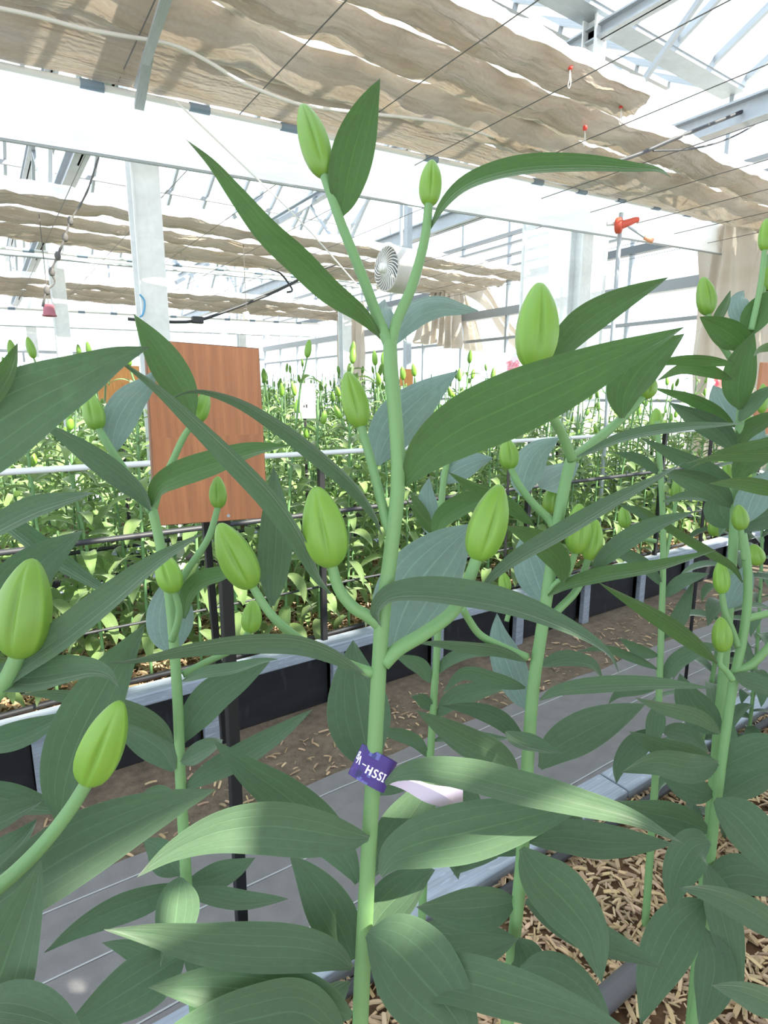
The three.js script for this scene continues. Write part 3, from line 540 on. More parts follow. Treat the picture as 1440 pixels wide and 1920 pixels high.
function stalk(list, d, dz, w) { const r = (w * d) / FOCAL / 2; part('pedicel', tube(deep(list, d, dz), r, r * 0.85, 30, 14, toned('stem', pr, 0.06)), M.stem, plant, true); }

hero('tall lily in front wearing a purple paper tag on its thick stem', '676,1910 683,1750 691,1600 700,1450 708,1300 716,1170 731,1050 743,950 747,880 741,780 733,690 731,640', 0.45, 34, 0.78);
const mainLily = plant;
B('567,196', '608,330', 0.45, 0.005, 56, 'bud', '608,330 640,420 680,520 712,605 731,650', 21);
B('810,300', '804,386', 0.46, 0.0, 42, 'bud', '804,386 796,450 771,540 743,605 732,655', 20, -0.01);
B('651,697', '677,801', 0.46, 0.0, 50, 'bud', '677,801 697,870 715,940 727,985 738,1010', 19, -0.01);
B('592,912', '622,1062', 0.44, -0.005, 82, 'bud', '622,1062 636,1105 664,1140 690,1155 712,1172', 24, 0.01);
B('411,981', '473,1101', 0.45, -0.01, 66, 'bud', '473,1101 515,1160 590,1218 650,1245 700,1262', 19, 0);
B('938,908', '893,1050', 0.46, -0.005, 70, 'bud', '893,1050 876,1095 850,1145 795,1188 745,1218 718,1245', 27, -0.01);
L('636,408 644,375 652,330 668,265 690,200 713,146', 0.45, -0.01, 92, 'young', 6, 0.22);
L('806,428 832,383 872,346 960,316 1090,308 1190,314 1235,318 1258,332', 0.46, -0.06, 40, 'young', 40, 0.35);
L('716,636 698,612 676,588 620,545 560,487 500,432 440,360 395,305 348,261', 0.45, -0.04, 60, 'young', 22, 0.3);
L('738,648 756,610 785,582 825,572 862,578 897,583', 0.47, 0.05, 56, 'under', 30, 0.3);
L('730,640 722,605 716,580 722,560', 0.47, 0.05, 44, 'under', 20, 0.2);
L('757,908 772,885 800,850 862,805 950,763 1050,718 1150,672 1225,640 1283,614', 0.45, -0.05, 140, 'young', 14, 0.16);
L('707,872 722,830 750,785 795,742 858,696', 0.48, 0.05, 104, 'under', 8, 0.2);
L('620,1113 596,1085 574,1040 545,990 500,930 440,868 360,790 290,725 200,658', 0.45, -0.06, 44, 'upper', 35, 0.35);
L('716,1002 702,968 664,915 600,858 520,798 440,752 370,733 335,740 312,752', 0.46, -0.02, 34, 'upper', 45, 0.4);
L('511,1136 513,1080 517,1010 516,940 513,874', 0.47, 0.02, 74, 'upper', 10, 0.2);
L('690,1272 664,1253 622,1228 560,1208 470,1206 350,1220 260,1238 200,1243', 0.45, -0.05, 42, 'upper', 32, 0.3);
L('712,1176 704,1145 725,1118 770,1108 850,1112 950,1130 1040,1163 1110,1200 1145,1230 1160,1262', 0.445, -0.03, 60, 'upper', 28, 0.4);
L('734,1218 756,1150 790,1088 838,1030 890,982', 0.49, 0.07, 170, 'under', 6, 0.16);
L('700,1440 684,1390 672,1330 664,1270 662,1200', 0.47, 0.05, 138, 'upper', 8, 0.18);
L('898,1112 920,1085 960,1052 1050,1000 1150,940 1220,902 1285,865', 0.46, -0.03, 38, 'upper', 38, 0.3);
L('722,1470 745,1452 790,1443 870,1452 980,1480 1090,1507 1190,1535 1282,1582', 0.44, -0.03, 72, 'upper', 20, 0.28);
L('713,1640 735,1605 790,1580 870,1562 960,1540 1040,1520 1113,1506', 0.44, 0.0, 118, 'upper', 10, 0.22);
L('692,1572 655,1572 590,1560 500,1550 410,1560 320,1598 255,1646', 0.44, -0.06, 104, 'upper', 18, 0.25);
L('660,1815 620,1790 560,1778 470,1774 380,1768 290,1752 195,1742', 0.44, -0.06, 92, 'upper', 14, 0.25);
L('662,1800 640,1745 610,1690 575,1640 543,1604', 0.46, 0.0, 100, 'upper', 10, 0.25);
L('671,1655 648,1610 600,1550 530,1490 460,1440 398,1387', 0.46, 0.02, 92, 'upper', 16, 0.28);
L('690,1748 735,1775 790,1835 850,1905 900,1990', 0.43, -0.04, 180, 'upper', 8, 0.2);
L('692,1748 722,1705 760,1668 792,1640 815,1632', 0.46, 0.02, 92, 'upper', 18, 0.3);
L('700,1640 728,1585 770,1530 812,1480 838,1505', 0.48, 0.03, 90, 'upper', 8, 0.25);
L('706,1860 760,1842 840,1835 960,1865 1090,1905 1220,1960', 0.43, -0.04, 100, 'upper', 16, 0.28);
L('700,1800 770,1812 850,1800 915,1782 972,1760', 0.47, 0.03, 92, 'upper', 14, 0.3);
L('660,1905 600,1888 520,1868 420,1852 340,1850 278,1852', 0.43, -0.05, 120, 'upper', 14, 0.25);
L('655,1840 630,1860 612,1900 620,1980', 0.46, 0.01, 60, 'upper', 20, 0.3);
L('650,1960 560,1900 480,1910 380,1935 240,1990', 0.42, -0.05, 130, 'upper', 14, 0.25);
{ // purple tag wrapped round the stem, with its pale tail
  const P0 = at(676, 1413, 0.45), P1 = at(668, 1463, 0.45), axis = at(702, 1400, 0.45).sub(at(694, 1480, 0.45)).normalize(), c = at(699, 1440, 0.45);
  const map = canvasTex(512, 256, (g, w, h) => {
    g.fillStyle = '#3f2878'; g.fillRect(0, 0, w, h); const r = rng(4);
    for (let i = 0; i < 26; i++) { g.fillStyle = ['#23234f', '#5a3a96', '#2b2f66', '#6a78b4', '#4a2a82'][i % 5]; g.globalAlpha = 0.7; g.fillRect(r() * w * 0.55, r() * h, 12 + 60 * r(), 8 + 50 * r()); } g.globalAlpha = 1;
    g.fillStyle = '#f4f2fa'; g.strokeStyle = '#f4f2fa'; g.font = 'bold 92px sans-serif'; g.textBaseline = 'middle';
    g.save(); g.translate(92, 92); g.scale(-1, 1); g.fillText('B', -40, 0); g.restore(); g.fillText('\u039B', 118, 120); g.fillRect(196, 128, 40, 8); g.fillText('HSSI', 240, 152);
  });
  const t = thing('paper_tag', 'purple paper tag with white letters wrapped round the main stem', 'tag', c);
  const sight = c.clone().sub(EYE).normalize(), over = UPWARD.clone().multiplyScalar(0.90).addScaledVector(RIGHT, 0.42); over.addScaledVector(sight, -over.dot(sight)).normalize();
  over.addScaledVector(sight, -0.05).normalize();
  const across = over.clone().cross(sight).normalize().negate(), toward = across.clone().cross(over).normalize();
  map.wrapS = THREE.RepeatWrapping; map.repeat.set(2.05, 1); map.offset.set(0.06, 0);
  // a flattened loop of paper: broad in front, pinched behind the stem
  part('band', sheet(64, 4, (u, v) => {
    const a = (u - 0.25) * 2 * Math.PI, x = -Math.cos(a + Math.PI / 2) , f = Math.sin(a + Math.PI / 2), w = 0.0152, d = f > 0 ? 0.0108 : 0.0085, h = (v - 0.5) * 0.0235;
    return { x: across.x * x * w + toward.x * f * d + over.x * h, y: across.y * x * w + toward.y * f * d + over.y * h, z: across.z * x * w + toward.z * f * d + over.z * h, u: u, v };
  }), std([1, 1, 1], 0.5, { map }), t);
  const tail = deep('722,1455 760,1468 800,1485 840,1497 868,1504', 0.455, 0.01), TP = smooth(tail, 20);
  part('tail', sheet(20, 4, (u, v) => { const p = TP[Math.round(u * 20)], w = 0.0058 + 0.0032 * u; return { x: p.x + UPWARD.x * (v - 0.5) * 2 * w, y: p.y + UPWARD.y * (v - 0.5) * 2 * w + 0.001 * Math.sin(u * 9), z: p.z + UPWARD.z * (v - 0.5) * 2 * w }; }), std([0.66, 0.56, 0.72], 0.55), t, true);
}

hero('lily left of centre standing before the wooden board', '350,1660 344,1560 338,1450 334,1330 327,1220 318,1120 300,1020 285,952', 0.75, 21, 0.85);
B('168,737', '184,806', 0.75, 0, 38, 'bud', '184,806 206,840 240,892 268,930 285,960', 17);
B('388,734', '369,791', 0.77, 0.01, 32, 'bud', '369,791 347,815 322,868 300,915 287,955', 14, -0.02);
B('408,893', '410,953', 0.78, 0, 32, 'bud', '410,953 390,1010 352,1068 330,1105 322,1130', 14, -0.03);
B('304,1036', '328,1111', 0.72, 0, 46, 'bud', '328,1111 336,1145 330,1180 322,1200', 14, 0.02);
B('475,1125', '470,1186', 0.8, 0, 38, 'bud', '470,1186 440,1215 390,1240 342,1265', 13, -0.04);
L('363,780 345,735 318,690 285,640 250,589', 0.74, 0.0, 76, 'young', 10, 0.25);
L('211,850 216,805 240,755 272,722 296,690', 0.76, 0.04, 72, 'under', 8, 0.22);
L('283,958 262,925 220,888 160,845 100,806 62,785', 0.74, -0.05, 50, 'upper', 28, 0.35);
L('284,950 296,915 330,893 400,868 470,845 545,836', 0.74, -0.06, 58, 'young', 26, 0.3);
L('345,1160 352,1115 375,1090 420,1075 470,1050', 0.74, 0.0, 40, 'young', 30, 0.3);
L('323,1225 318,1185 320,1130 330,1070', 0.78, 0.02, 100, 'under', 6, 0.2);
L('342,1278 380,1262 440,1253 490,1240 522,1236', 0.74, -0.03, 28, 'upper', 30, 0.3);
L('342,1392 362,1350 400,1305 455,1270 507,1238', 0.76, 0.02, 78, 'upper', 10, 0.25);
L('324,1392 300,1365 260,1340 190,1318 100,1302 40,1302', 0.74, -0.08, 46, 'upper', 30, 0.3);
L('326,1445 304,1410 270,1385 235,1368 210,1362', 0.74, 0.02, 66, 'upper', 20, 0.3);
L('345,1480 390,1450 450,1420 520,1378 585,1330', 0.75, 0.0, 56, 'upper', 22, 0.3);
L('340,1430 370,1412 405,1395 418,1387', 0.74, -0.04, 44, 'upper', 20, 0.3);
L('338,1660 290,1680 210,1710 140,1745 82,1786', 0.74, -0.08, 60, 'upper', 22, 0.3);
L('348,1672 400,1680 460,1690 540,1685', 0.74, 0.0, 42, 'upper', 24, 0.3);
L('340,1645 335,1680 330,1720 322,1770 300,1815', 0.72, -0.08, 92, 'upper', 10, 0.3);
L('350,1655 390,1650 440,1630 478,1608', 0.76, 0.03, 56, 'upper', 16, 0.3);
L('338,1640 310,1610 290,1590 268,1575', 0.77, 0.03, 60, 'upper', 20, 0.3);
L('335,1530 300,1495 260,1500', 0.77, 0.04, 50, 'upper', 20, 0.3);
L('346,1790 300,1820 220,1870 120,1930', 0.68, -0.08, 110, 'upper', 12, 0.25);
L('350,1780 380,1800 410,1850 420,1910', 0.72, -0.04, 80, 'upper', 14, 0.3);
L('345,1790 280,1790 230,1775 190,1768', 0.75, 0.0, 44, 'upper', 24, 0.3);

hero('near left lily with two fat buds cut off by the picture edge', '-120,1990 -100,1800 -80,1640 -60,1480 -50,1330 -70,1200', 0.36, 36, 0.85);
B('61,1047', '36,1232', 0.36, 0, 96, 'bud', '36,1232 12,1275 -25,1320 -55,1360', 34);
B('226,1315', '165,1468', 0.37, -0.01, 78, 'bud', '165,1468 130,1520 70,1595 0,1660 -60,1700 -85,1720', 30, 0);
L('112,1540 122,1470 150,1380 200,1280 272,1170', 0.39, 0.03, 130, 'upper', 6, 0.2);
L('-70,1740 0,1690 100,1620 210,1560 320,1510 402,1480', 0.40, 0.0, 150, 'upper', 12, 0.3);
L('-60,1300 0,1272 70,1268 130,1258 175,1255 205,1265 222,1287', 0.37, -0.02, 76, 'upper', 26, 0.35);
L('-30,1320 20,1262 110,1195 200,1125 290,1055 378,1000', 0.36, 0.0, 66, 'upper', 26, 0.35);
L('-330,960 -180,890 -60,825 60,752 150,708 220,672 280,651', 0.36, 0.02, 185, 'upper', 10, 0.25);
L('-40,780 -10,730 15,690 33,644', 0.36, 0.0, 48, 'young', 14, 0.25);
L('-60,1210 0,1140 70,1060 156,994', 0.38, 0.02, 110, 'upper', 14, 0.28);
L('-50,1020 0,985 60,955 120,937 176,923', 0.37, 0.0, 52, 'upper', 28, 0.35);
L('-60,935 20,985 100,1045 170,1090 235,1130', 0.38, 0.06, 42, 'upper', 34, 0.3);
L('-60,1400 20,1385 80,1360 132,1334', 0.42, 0.04, 60, 'upper', 24, 0.3);
L('-80,2000 -20,1880 20,1770 50,1690 76,1615', 0.34, 0.0, 150, 'upper', 10, 0.25);
L('-60,1890 20,1880 100,1905 170,1960', 0.33, -0.02, 80, 'upper', 20, 0.3);
L('-70,1560 -10,1535 40,1515 82,1500', 0.38, 0.02, 60, 'upper', 20, 0.3);
L('-80,1660 -20,1620 40,1570 70,1535', 0.40, 0.02, 70, 'upper', 14, 0.3);
L('-100,1480 0,1495 70,1510 130,1520', 0.44, 0.05, 60, 'upper', 24, 0.3);

hero('lily right of centre whose stem forks below the largest bud', '958,1830 966,1740 976,1640 985,1520 991,1400 1001,1280 1016,1180 1031,1080 1046,980 1061,900 1073,852', 0.68, 24, 0.9);
B('1012,530', '1000,692', 0.60, 0, 78, 'bud', '1000,692 1030,770 1052,810 1073,862', 20, 0.06);
B('950,822', '956,880', 0.7, 0, 36, 'bud', '956,880 975,912 1005,950 1030,975 1044,1000', 15, -0.02);
B('1086,944', '1080,1038', 0.66, 0, 46, 'bud', '1080,1038 1062,1078 1038,1100 1022,1130', 14, 0.02);
B('1117,973', '1103,1050', 0.68, 0, 38, 'bud', '1103,1050 1082,1105 1050,1140 1024,1165', 15, 0);
B('943,1072', '948,1112', 0.72, 0, 24, 'bud', '948,1112 955,1140 950,1165', 9);
B('1040,908', '1030,962', 0.78, 0, 34, 'bud');
B('1216,700', '1205,748', 0.74, 0, 40, 'bud', '1205,748 1160,790 1110,832 1074,860', 18, -0.06);
stalk('988,1232 940,1212 900,1190 878,1160 868,1142', 0.68, -0.05, 15);
stalk('1070,862 1066,835 1048,800 1040,790', 0.68, 0, 12);
L('1166,784 1172,735 1200,690 1240,655 1283,626', 0.70, 0.0, 88, 'young', 14, 0.25);
L('1026,700 1050,655 1090,610 1150,570 1252,521', 0.62, 0.03, 70, 'young', 14, 0.25);
L('1078,858 1110,845 1170,820 1260,803 1402,793', 0.67, -0.05, 24, 'upper', 40, 0.3);
L('979,930 985,890 1005,850 1048,820', 0.72, 0.04, 72, 'under', 6, 0.22);
L('1012,915 1040,895 1085,868', 0.74, 0.06, 70, 'under', 14, 0.22);
L('816,1010 828,975 860,950 905,932 945,918', 0.74, 0.03, 50, 'young', 16, 0.3);
L('1028,1118 1060,1098 1130,1078 1230,1062 1342,1032', 0.67, -0.05, 34, 'young', 36, 0.3);
L('1056,1092 1050,1055 1020,1020 985,1000 945,985', 0.66, -0.03, 56, 'young', 16, 0.3);
L('1108,1075 1135,1045 1180,1010 1240,980 1302,960', 0.67, -0.03, 44, 'upper', 26, 0.3);
L('1022,1130 1004,1080 990,1035 985,990', 0.72, 0.03, 84, 'under', 8, 0.2);
L('1000,985 970,960 930,930 880,908 840,885', 0.68, -0.02, 34, 'young', 30, 0.3);
L('985,1240 940,1222 880,1213 820,1206 780,1206', 0.67, -0.04, 28, 'upper', 34, 0.3);
L('1012,1312 1045,1295 1120,1285 1230,1282 1338,1290', 0.66, -0.06, 36, 'upper', 24, 0.3);
L('987,1330 970,1290 950,1240 935,1190 932,1150', 0.72, 0.03, 74, 'under', 8, 0.22);
L('1012,1440 1040,1405 1090,1375 1150,1345 1212,1318', 0.66, 0.0, 84, 'upper', 12, 0.25);
L('972,1450 930,1415 880,1390 830,1362 780,1333', 0.67, -0.03, 66, 'upper', 18, 0.28);
L('948,1372 975,1388 1010,1400 1052,1412', 0.66, -0.06, 40, 'upper', 30, 0.4);
L('985,1290 930,1275 870,1262 830,1300', 0.7, 0.0, 36, 'upper', 26, 0.3);
L('985,1395 940,1350 890,1330 825,1322', 0.7, -0.02, 40, 'upper', 24, 0.3);
L('1010,1250 1060,1235 1110,1245 1130,1275', 0.7, 0.0, 34, 'upper', 26, 0.3);
L('978,1590 1010,1640 1060,1690 1105,1750 1128,1842', 0.64, -0.06, 118, 'upper', 10, 0.28);
L('985,1690 1040,1720 1120,1760 1190,1790 1242,1815', 0.66, -0.04, 70, 'upper', 18, 0.3);
L('968,1690 920,1700 850,1705 780,1700', 0.68, -0.04, 84, 'upper', 14, 0.3);
L('985,1575 1050,1570 1130,1578 1200,1580 1266,1582', 0.68, -0.02, 74, 'upper', 14, 0.3);
L('965,1760 900,1765 830,1750 760,1745', 0.66, 0.0, 80, 'upper', 14, 0.3);
L('970,1760 990,1800 985,1860 960,1910', 0.66, -0.04, 80, 'upper', 14, 0.3);
L('975,1820 1030,1840 1090,1880 1150,1950', 0.62, -0.04, 120, 'upper', 12, 0.3);
L('985,1540 1020,1510 1060,1530 1105,1560', 0.7, 0.03, 80, 'upper', 14, 0.3);
L('975,1600 930,1580 890,1600 850,1640', 0.72, 0.02, 60, 'upper', 14, 0.3);

hero('slender lily at right with three small buds up its stem', '1310,1850 1322,1740 1332,1600 1346,1480 1361,1370 1377,1270 1393,1195 1402,1120 1400,1050 1392,1000', 0.78, 21, 0.7);
B('1350,1052', '1353,1113', 0.78, 0, 29, 'bud', '1353,1113 1360,1150 1372,1180 1384,1212', 13);
B('1352,1157', '1353,1222', 0.77, 0, 35, 'bud', '1353,1222 1350,1245 1362,1258 1374,1275', 12);
B('1384,946', '1389,994', 0.78, 0, 29, 'bud', '1389,994 1393,1020 1397,1050', 12);
B('1412,1020', '1420,1060', 0.85, 0, 30, 'bud');
stalk('1396,1160 1420,1155 1450,1148 1480,1140', 0.78, 0, 14); stalk('1374,1262 1410,1245 1440,1215 1480,1170', 0.78, -0.02, 15);
L('1392,1092 1375,1065 1330,1035 1280,1005 1235,975 1180,940', 0.78, -0.04, 22, 'young', 30, 0.3);
L('1346,1245 1310,1212 1260,1175 1190,1132 1120,1090', 0.77, -0.06, 36, 'young', 34, 0.3);
L('1400,980 1405,950 1422,915 1450,880', 0.82, 0.03, 66, 'under', 8, 0.2);
L('1365,1140 1378,1110 1395,1080 1405,1055', 0.82, 0.03, 56, 'under', 10, 0.2);
L('1375,1265 1400,1275 1430,1285 1475,1310', 0.77, -0.02, 40, 'upper', 20, 0.3);
L('1350,1375 1320,1345 1290,1305 1275,1262', 0.8, 0.02, 74, 'upper', 12, 0.28);
L('1350,1375 1310,1345 1240,1325 1190,1308', 0.77, -0.04, 36, 'upper', 26, 0.3);
L('1346,1440 1300,1420 1250,1405 1180,1372', 0.78, 0.0, 56, 'upper', 18, 0.3);
L('1346,1430 1300,1440 1230,1430 1165,1448', 0.76, -0.05, 64, 'upper', 16, 0.3);
L('1350,1440 1390,1420 1440,1400 1490,1400', 0.78, 0.0, 70, 'upper', 16, 0.3);
L('1338,1490 1300,1480 1260,1462 1240,1450', 0.78, 0.02, 60, 'upper', 16, 0.3);
L('1340,1500 1390,1540 1430,1590 1470,1660', 0.74, -0.05, 100, 'upper', 12, 0.3);
L('1332,1580 1300,1590 1270,1640 1258,1710', 0.75, -0.05, 80, 'upper', 12, 0.3);
L('1325,1620 1350,1700 1370,1780 1392,1870', 0.74, -0.05, 70, 'upper', 14, 0.3);
L('1320,1690 1270,1740 1230,1820 1200,1920', 0.74, -0.05, 100, 'upper', 12, 0.3);
L('1326,1660 1380,1640 1440,1650 1490,1680', 0.76, 0.0, 80, 'upper', 14, 0.3);
L('1318,1740 1340,1800 1330,1870 1310,1930', 0.72, -0.05, 80, 'upper', 12, 0.3);
L('1490,1770 1440,1730 1380,1695 1320,1672 1270,1664', 0.55, -0.03, 62, 'upper', 18, 0.3);
L('1490,1900 1440,1880 1390,1860 1335,1848', 0.5, -0.02, 60, 'upper', 18, 0.3);
L('1330,1560 1280,1540 1200,1520 1150,1500', 0.8, 0.0, 70, 'upper', 16, 0.3);
L('1345,1500 1390,1470 1430,1450 1480,1440', 0.8, 0.02, 70, 'upper', 14, 0.3);

hero('dark tall lily at the right edge beside the flower card', '1368,1120 1378,960 1384,840 1392,740 1400,660 1420,580 1442,480', 0.88, 19, 0.75);
B('1318,519', '1327,590', 0.88, 0, 35, 'bud', '1327,590 1338,625 1362,660 1388,700', 12);
B('1437,410', '1434,470', 0.86, 0, 26, 'bud', '1434,470 1425,540 1408,620', 11);
B('1440,495', '1436,545', 0.88, 0, 26, 'bud');
L('1398,662 1385,640 1350,615 1312,594', 0.87, -0.02, 62, 'young', 10, 0.3);
L('1388,768 1384,730 1392,680 1414,622', 0.86, -0.02, 66, 'young', 8, 0.3);
L('1402,632 1420,590 1445,560 1470,545', 0.86, 0, 60, 'young', 10, 0.3);
L('1398,612 1385,580 1384,560 1395,545', 0.92, 0.03, 44, 'under', 10, 0.2);
L('1340,618 1350,590 1362,565 1370,545', 0.9, 0.02, 22, 'young', 30, 0.3);
L('1382,800 1360,770 1345,740 1338,722', 0.92, 0.03, 60, 'under', 8, 0.2);
L('1386,790 1405,765 1430,740 1460,722', 0.86, -0.02, 34, 'upper', 22, 0.3);
L('1378,800 1340,770 1290,745 1225,727', 0.87, -0.03, 28, 'young', 28, 0.3);
L('1380,845 1350,810 1310,785 1255,755', 0.87, -0.03, 52, 'upper', 18, 0.3);
L('1384,840 1400,810 1430,790 1470,770', 0.87, 0, 40, 'young', 20, 0.3);
L('1382,860 1402,835 1415,805 1420,780', 0.93, 0.03, 56, 'under', 10, 0.2);
L('1378,905 1400,870 1440,840 1490,820', 0.86, 0, 56, 'young', 14, 0.3);
L('1375,905 1330,880 1280,860 1200,820', 0.88, -0.03, 36, 'upper', 26, 0.3);
L('1372,950 1340,920 1300,900 1240,882', 0.88, -0.02, 56, 'upper', 18, 0.3);
L('1490,930 1440,915 1390,905 1330,907', 0.7, -0.02, 36, 'young', 24, 0.3);
L('1372,990 1350,960 1350,930 1330,910', 0.9, 0.02, 60, 'upper', 14, 0.3);
L('1372,1000 1400,980 1440,965 1490,950', 0.88, 0, 60, 'upper', 14, 0.3);
L('1490,855 1420,855 1340,858 1285,868', 0.7, -0.02, 24, 'young', 24, 0.3);
L('1490,822 1420,832 1350,850 1290,880', 0.75, -0.02, 20, 'young', 24, 0.3);
L('1490,650 1450,648 1425,655 1413,668', 0.62, -0.02, 22, 'young', 24, 0.3);
L('1380,683 1330,676 1260,676 1200,688', 0.7, 0.03, 24, 'young', 30, 0.4);
L('1372,712 1320,692 1280,690 1230,714', 0.85, -0.03, 30, 'young', 24, 0.3);

hero('slim lily stem behind the big dark leaf, right of the main stem', '800,1520 808,1400 814,1300 820,1200 822,1100 824,1000 832,900 842,850', 0.98, 15, 0.8);
L('815,1010 805,970 800,930 805,895', 1.0, 0.03, 50, 'under', 8, 0.2); L('826,905 850,885 890,865 925,858', 0.98, 0.0, 56, 'under', 12, 0.2);
L('820,1010 790,970 760,935', 0.98, -0.02, 16, 'young', 30, 0.3); L('812,1000 790,960 770,920', 1.0, 0.02, 30, 'young', 30, 0.3);
L('806,1280 790,1250 765,1238 740,1230', 0.98, 0, 36, 'upper', 16, 0.3); L('815,1265 840,1240 880,1225 930,1228', 0.98, 0, 28, 'upper', 24, 0.3);
L('818,1345 850,1312 900,1295 955,1290', 0.98, 0, 44, 'upper', 14, 0.3); L('808,1330 790,1310 770,1305', 0.98, -0.02, 30, 'upper', 20, 0.3);
L('804,1420 780,1390 740,1375 690,1370', 0.98, 0, 30, 'upper', 20, 0.3); L('812,1390 850,1380 900,1382 960,1385', 0.98, 0, 26, 'upper', 24, 0.3);
L('800,1470 770,1460 730,1475 690,1490', 0.98, 0, 40, 'upper', 20, 0.3); L('802,1480 840,1475 880,1500 910,1540', 0.96, 0, 60, 'upper', 14, 0.3);
L('798,1520 830,1550 850,1600 860,1650', 0.95, 0, 60, 'upper', 14, 0.3);
hero('slim lily with stacked small leaves over the mat at right', '1232,1400 1236,1290 1240,1180 1243,1080 1243,980 1238,880 1232,790', 1.15, 13, 0.75);
B('1270,895', '1268,940', 1.15, 0, 22, 'bud', '1268,940 1258,1000 1246,1050', 8); B('1230,765', '1230,815', 1.2, 0, 24, 'bud'); B('1168,950', '1172,990', 1.2, 0, 24, 'bud', '1172,990 1185,1005 1230,1015', 8); B('1345,960', '1338,1005', 1.25, 0, 26, 'bud');
L('1234,1255 1190,1235 1130,1215 1080,1222', 1.15, 0, 20, 'upper', 24, 0.3); L('1234,1230 1200,1220 1160,1195', 1.15, 0, 26, 'upper', 16, 0.3); L('1240,1200 1270,1165 1300,1090', 1.15, 0, 34, 'upper', 14, 0.3);
L('1232,1290 1200,1290 1160,1300 1140,1320', 1.15, 0, 28, 'upper', 16, 0.3); L('1240,1280 1270,1240 1320,1215 1360,1215', 1.15, 0, 36, 'upper', 16, 0.3);
L('1234,1320 1230,1350 1225,1380 1230,1410', 1.1, -0.03, 40, 'upper', 10, 0.3); L('1228,1370 1190,1400 1160,1440 1155,1470', 1.1, -0.03, 50, 'upper', 14, 0.3); L('1240,1370 1290,1380 1330,1410', 1.1, 0, 44, 'upper', 16, 0.3);
L('1242,1100 1210,1060 1160,1035 1110,1030', 1.15, 0, 30, 'upper', 20, 0.3); L('1244,1120 1280,1090 1330,1075', 1.15, 0, 30, 'upper', 20, 0.3); L('1243,1000 1210,965 1160,945', 1.15, 0, 26, 'upper', 20, 0.3);
L('1243,940 1290,930 1340,935 1400,955', 1.1, 0, 22, 'upper', 26, 0.3); L('1238,890 1200,860 1150,848', 1.15, 0, 24, 'upper', 24, 0.3);

// ---- procedural lilies: the same plant grown from a seed
const UP = V3(0, 1, 0);
function grow(seed, lod, o = {}) {
  const r = rng(seed), h = o.h ?? 1.0, out = { stem: null, leaves: [], pedicels: [], buds: [] }, nl = o.leaves ?? 34, K = lod ? [7, 2] : [12, 6];
  const lean = V3((r() - 0.5) * 0.14, 0, (r() - 0.5) * 0.14), spine = (t) => V3(lean.x * t * t * h, h * t, lean.z * t * t * h);
  out.stem = tube([0, 0.35, 0.7, 1].map(spine), 0.0065, 0.0045, lod ? 5 : 12, lod ? 5 : 8, toned('stem', r, 0.1));
  const leaf = (p, a, el, len, w, droop, young) => {
    const P = [], dir = V3(Math.cos(a), 0, Math.sin(a)), side = V3(-Math.sin(a), 0, Math.cos(a)); let e = el, q = p.clone(); const tw = (r() - 0.5) * 0.7;
    for (let i = 0; i <= K[0]; i++) { P.push(q.clone()); q.addScaledVector(dir, Math.cos(e) * len / K[0]).addScaledVector(UP, Math.sin(e) * len / K[0]); e -= droop / K[0]; }
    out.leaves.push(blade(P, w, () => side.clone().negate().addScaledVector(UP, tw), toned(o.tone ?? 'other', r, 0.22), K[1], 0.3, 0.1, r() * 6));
  };
  for (let i = 0; i < nl; i++) { const t = lerp(0.07, 0.86, i / nl); leaf(spine(t), i * 2.4 + r() * 0.5, lerp(0.0, 0.85, t) + 0.4 * (r() - 0.5), lerp(0.16, 0.13, t) * (0.85 + 0.35 * r()), lerp(0.062, 0.042, t) * (0.85 + 0.3 * r()), lerp(1.4, 2.1, r())); }
  const nb = o.buds ?? 4;
  for (let i = 0; i < nb; i++) {
    const t = lerp(0.82, 1, i / Math.max(1, nb - 1)), a = i * 2.3 + r(), p = spine(t), el = i === nb - 1 ? 1.25 : 0.75 + 0.3 * r(), len = 0.05 + 0.06 * r(), dir = V3(Math.cos(a) * Math.cos(el), Math.sin(el), Math.sin(a) * Math.cos(el));
    const b = p.clone().addScaledVector(dir, len).add(V3(0, 0.012, 0)), tip = b.clone().addScaledVector(dir.clone().lerp(UP, 0.45).normalize(), 0.05 + 0.018 * r());
    out.pedicels.push(tube([p, p.clone().addScaledVector(dir, len * 0.55), b], 0.0035, 0.003, lod ? 3 : 8, lod ? 4 : 7, toned('stem', r, 0.1)));
    out.buds.push(budGeo(b, tip, 0.023 + 0.006 * r(), toned('bud', r, 0.2), r() * 6, lod ? 7 : 15, !lod));
    leaf(p.clone(), a + 0.7, 0.8, 0.10 + 0.04 * r(), 0.026, 1.9, true); if (r() < 0.6) leaf(p.clone(), a - 0.9, 0.6, 0.09 + 0.03 * r(), 0.022, 1.6, true);
  }
  return out;
}
function assemble(parts, name) {
  const g = new THREE.Group(); g.name = name;
  part('stem', parts.stem, M.stem, g); for (const l of parts.leaves) part('leaf', l, M.leaf, g); for (const l of parts.pedicels) part('pedicel', l, M.stem, g); for (const l of parts.buds) part('bud', l, M.bud, g);
  return g;
}
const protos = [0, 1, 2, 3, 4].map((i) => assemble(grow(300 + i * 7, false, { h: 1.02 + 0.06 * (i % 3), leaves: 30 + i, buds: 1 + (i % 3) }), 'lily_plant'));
const nearProtos = [0, 1, 2].map((i) => assemble(grow(420 + i * 9, false, { h: 0.95 + 0.05 * i, leaves: 30 + i, buds: 2 + i, tone: 'upper' }), 'lily_plant'));
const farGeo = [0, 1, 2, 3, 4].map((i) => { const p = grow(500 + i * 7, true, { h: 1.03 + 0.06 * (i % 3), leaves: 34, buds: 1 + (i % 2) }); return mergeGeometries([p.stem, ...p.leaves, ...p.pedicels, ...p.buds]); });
const rb = rng(91);
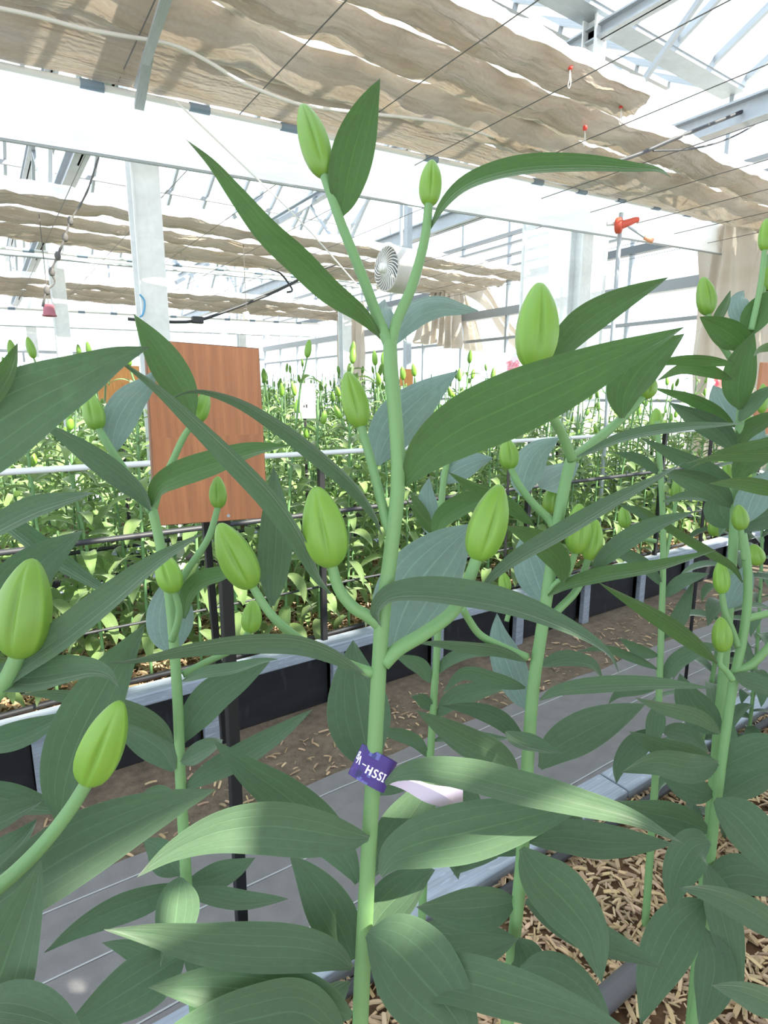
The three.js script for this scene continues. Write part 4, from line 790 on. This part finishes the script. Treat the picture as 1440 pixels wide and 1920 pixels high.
function sow(x, z, label, group, whole, sc = 1) {
  const o = whole === 2 ? nearProtos[Math.floor(rb() * 3)].clone() : whole ? protos[Math.floor(rb() * 5)].clone() : new THREE.Mesh(farGeo[Math.floor(rb() * 5)], M.farLeaf);
  o.name = numbered('lily_plant'); o.castShadow = o.receiveShadow = true; o.position.set(x, 0.25, z); o.rotation.y = rb() * 6.283; o.scale.setScalar(sc * (0.92 + 0.16 * rb())); scene.add(o);
  return tag(o, label, 'lily', group);
}
const rows = [[-2.2, 'front', true], [-2.42, 'second', true], [-2.66, 'third', false], [-2.92, 'fourth', false], [-3.2, 'rear', false]];
let counted = 0;
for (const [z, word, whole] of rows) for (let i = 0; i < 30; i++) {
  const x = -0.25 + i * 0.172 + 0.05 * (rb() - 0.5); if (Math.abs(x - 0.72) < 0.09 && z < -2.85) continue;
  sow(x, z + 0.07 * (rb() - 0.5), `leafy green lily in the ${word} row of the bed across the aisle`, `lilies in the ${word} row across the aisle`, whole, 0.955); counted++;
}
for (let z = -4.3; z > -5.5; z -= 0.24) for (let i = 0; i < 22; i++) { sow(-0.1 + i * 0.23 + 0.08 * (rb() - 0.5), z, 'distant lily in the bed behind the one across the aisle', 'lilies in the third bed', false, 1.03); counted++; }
{ // the rest, past what can be counted
  const spots = [[], [], [], [], []];
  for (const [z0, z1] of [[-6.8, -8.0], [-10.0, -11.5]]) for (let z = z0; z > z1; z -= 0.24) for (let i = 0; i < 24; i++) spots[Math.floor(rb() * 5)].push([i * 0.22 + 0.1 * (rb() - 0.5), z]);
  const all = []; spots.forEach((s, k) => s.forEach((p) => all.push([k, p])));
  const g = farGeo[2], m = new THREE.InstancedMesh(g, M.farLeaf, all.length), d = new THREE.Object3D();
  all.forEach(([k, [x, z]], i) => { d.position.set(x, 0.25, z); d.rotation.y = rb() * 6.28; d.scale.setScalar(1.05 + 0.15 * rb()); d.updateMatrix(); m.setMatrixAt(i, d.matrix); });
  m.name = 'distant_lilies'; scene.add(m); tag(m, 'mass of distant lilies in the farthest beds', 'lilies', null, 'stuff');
}
// young plants in the foreground bed, among and behind those set out above
const near = [[1.30, -0.62], [1.55, -0.35], [1.75, -0.7], [1.12, -0.12], [1.45, 0.02], [2.0, -0.45], [2.25, -0.7], [2.5, -0.3], [1.0, 0.1], [1.9, -0.05]];
near.forEach(([x, z], i) => sow(x, z, ['lily with shaded foliage in the right part of the foreground bed'][0], 'shaded lilies of the foreground bed', 2, 0.85));

renderer.render(scene, camera);
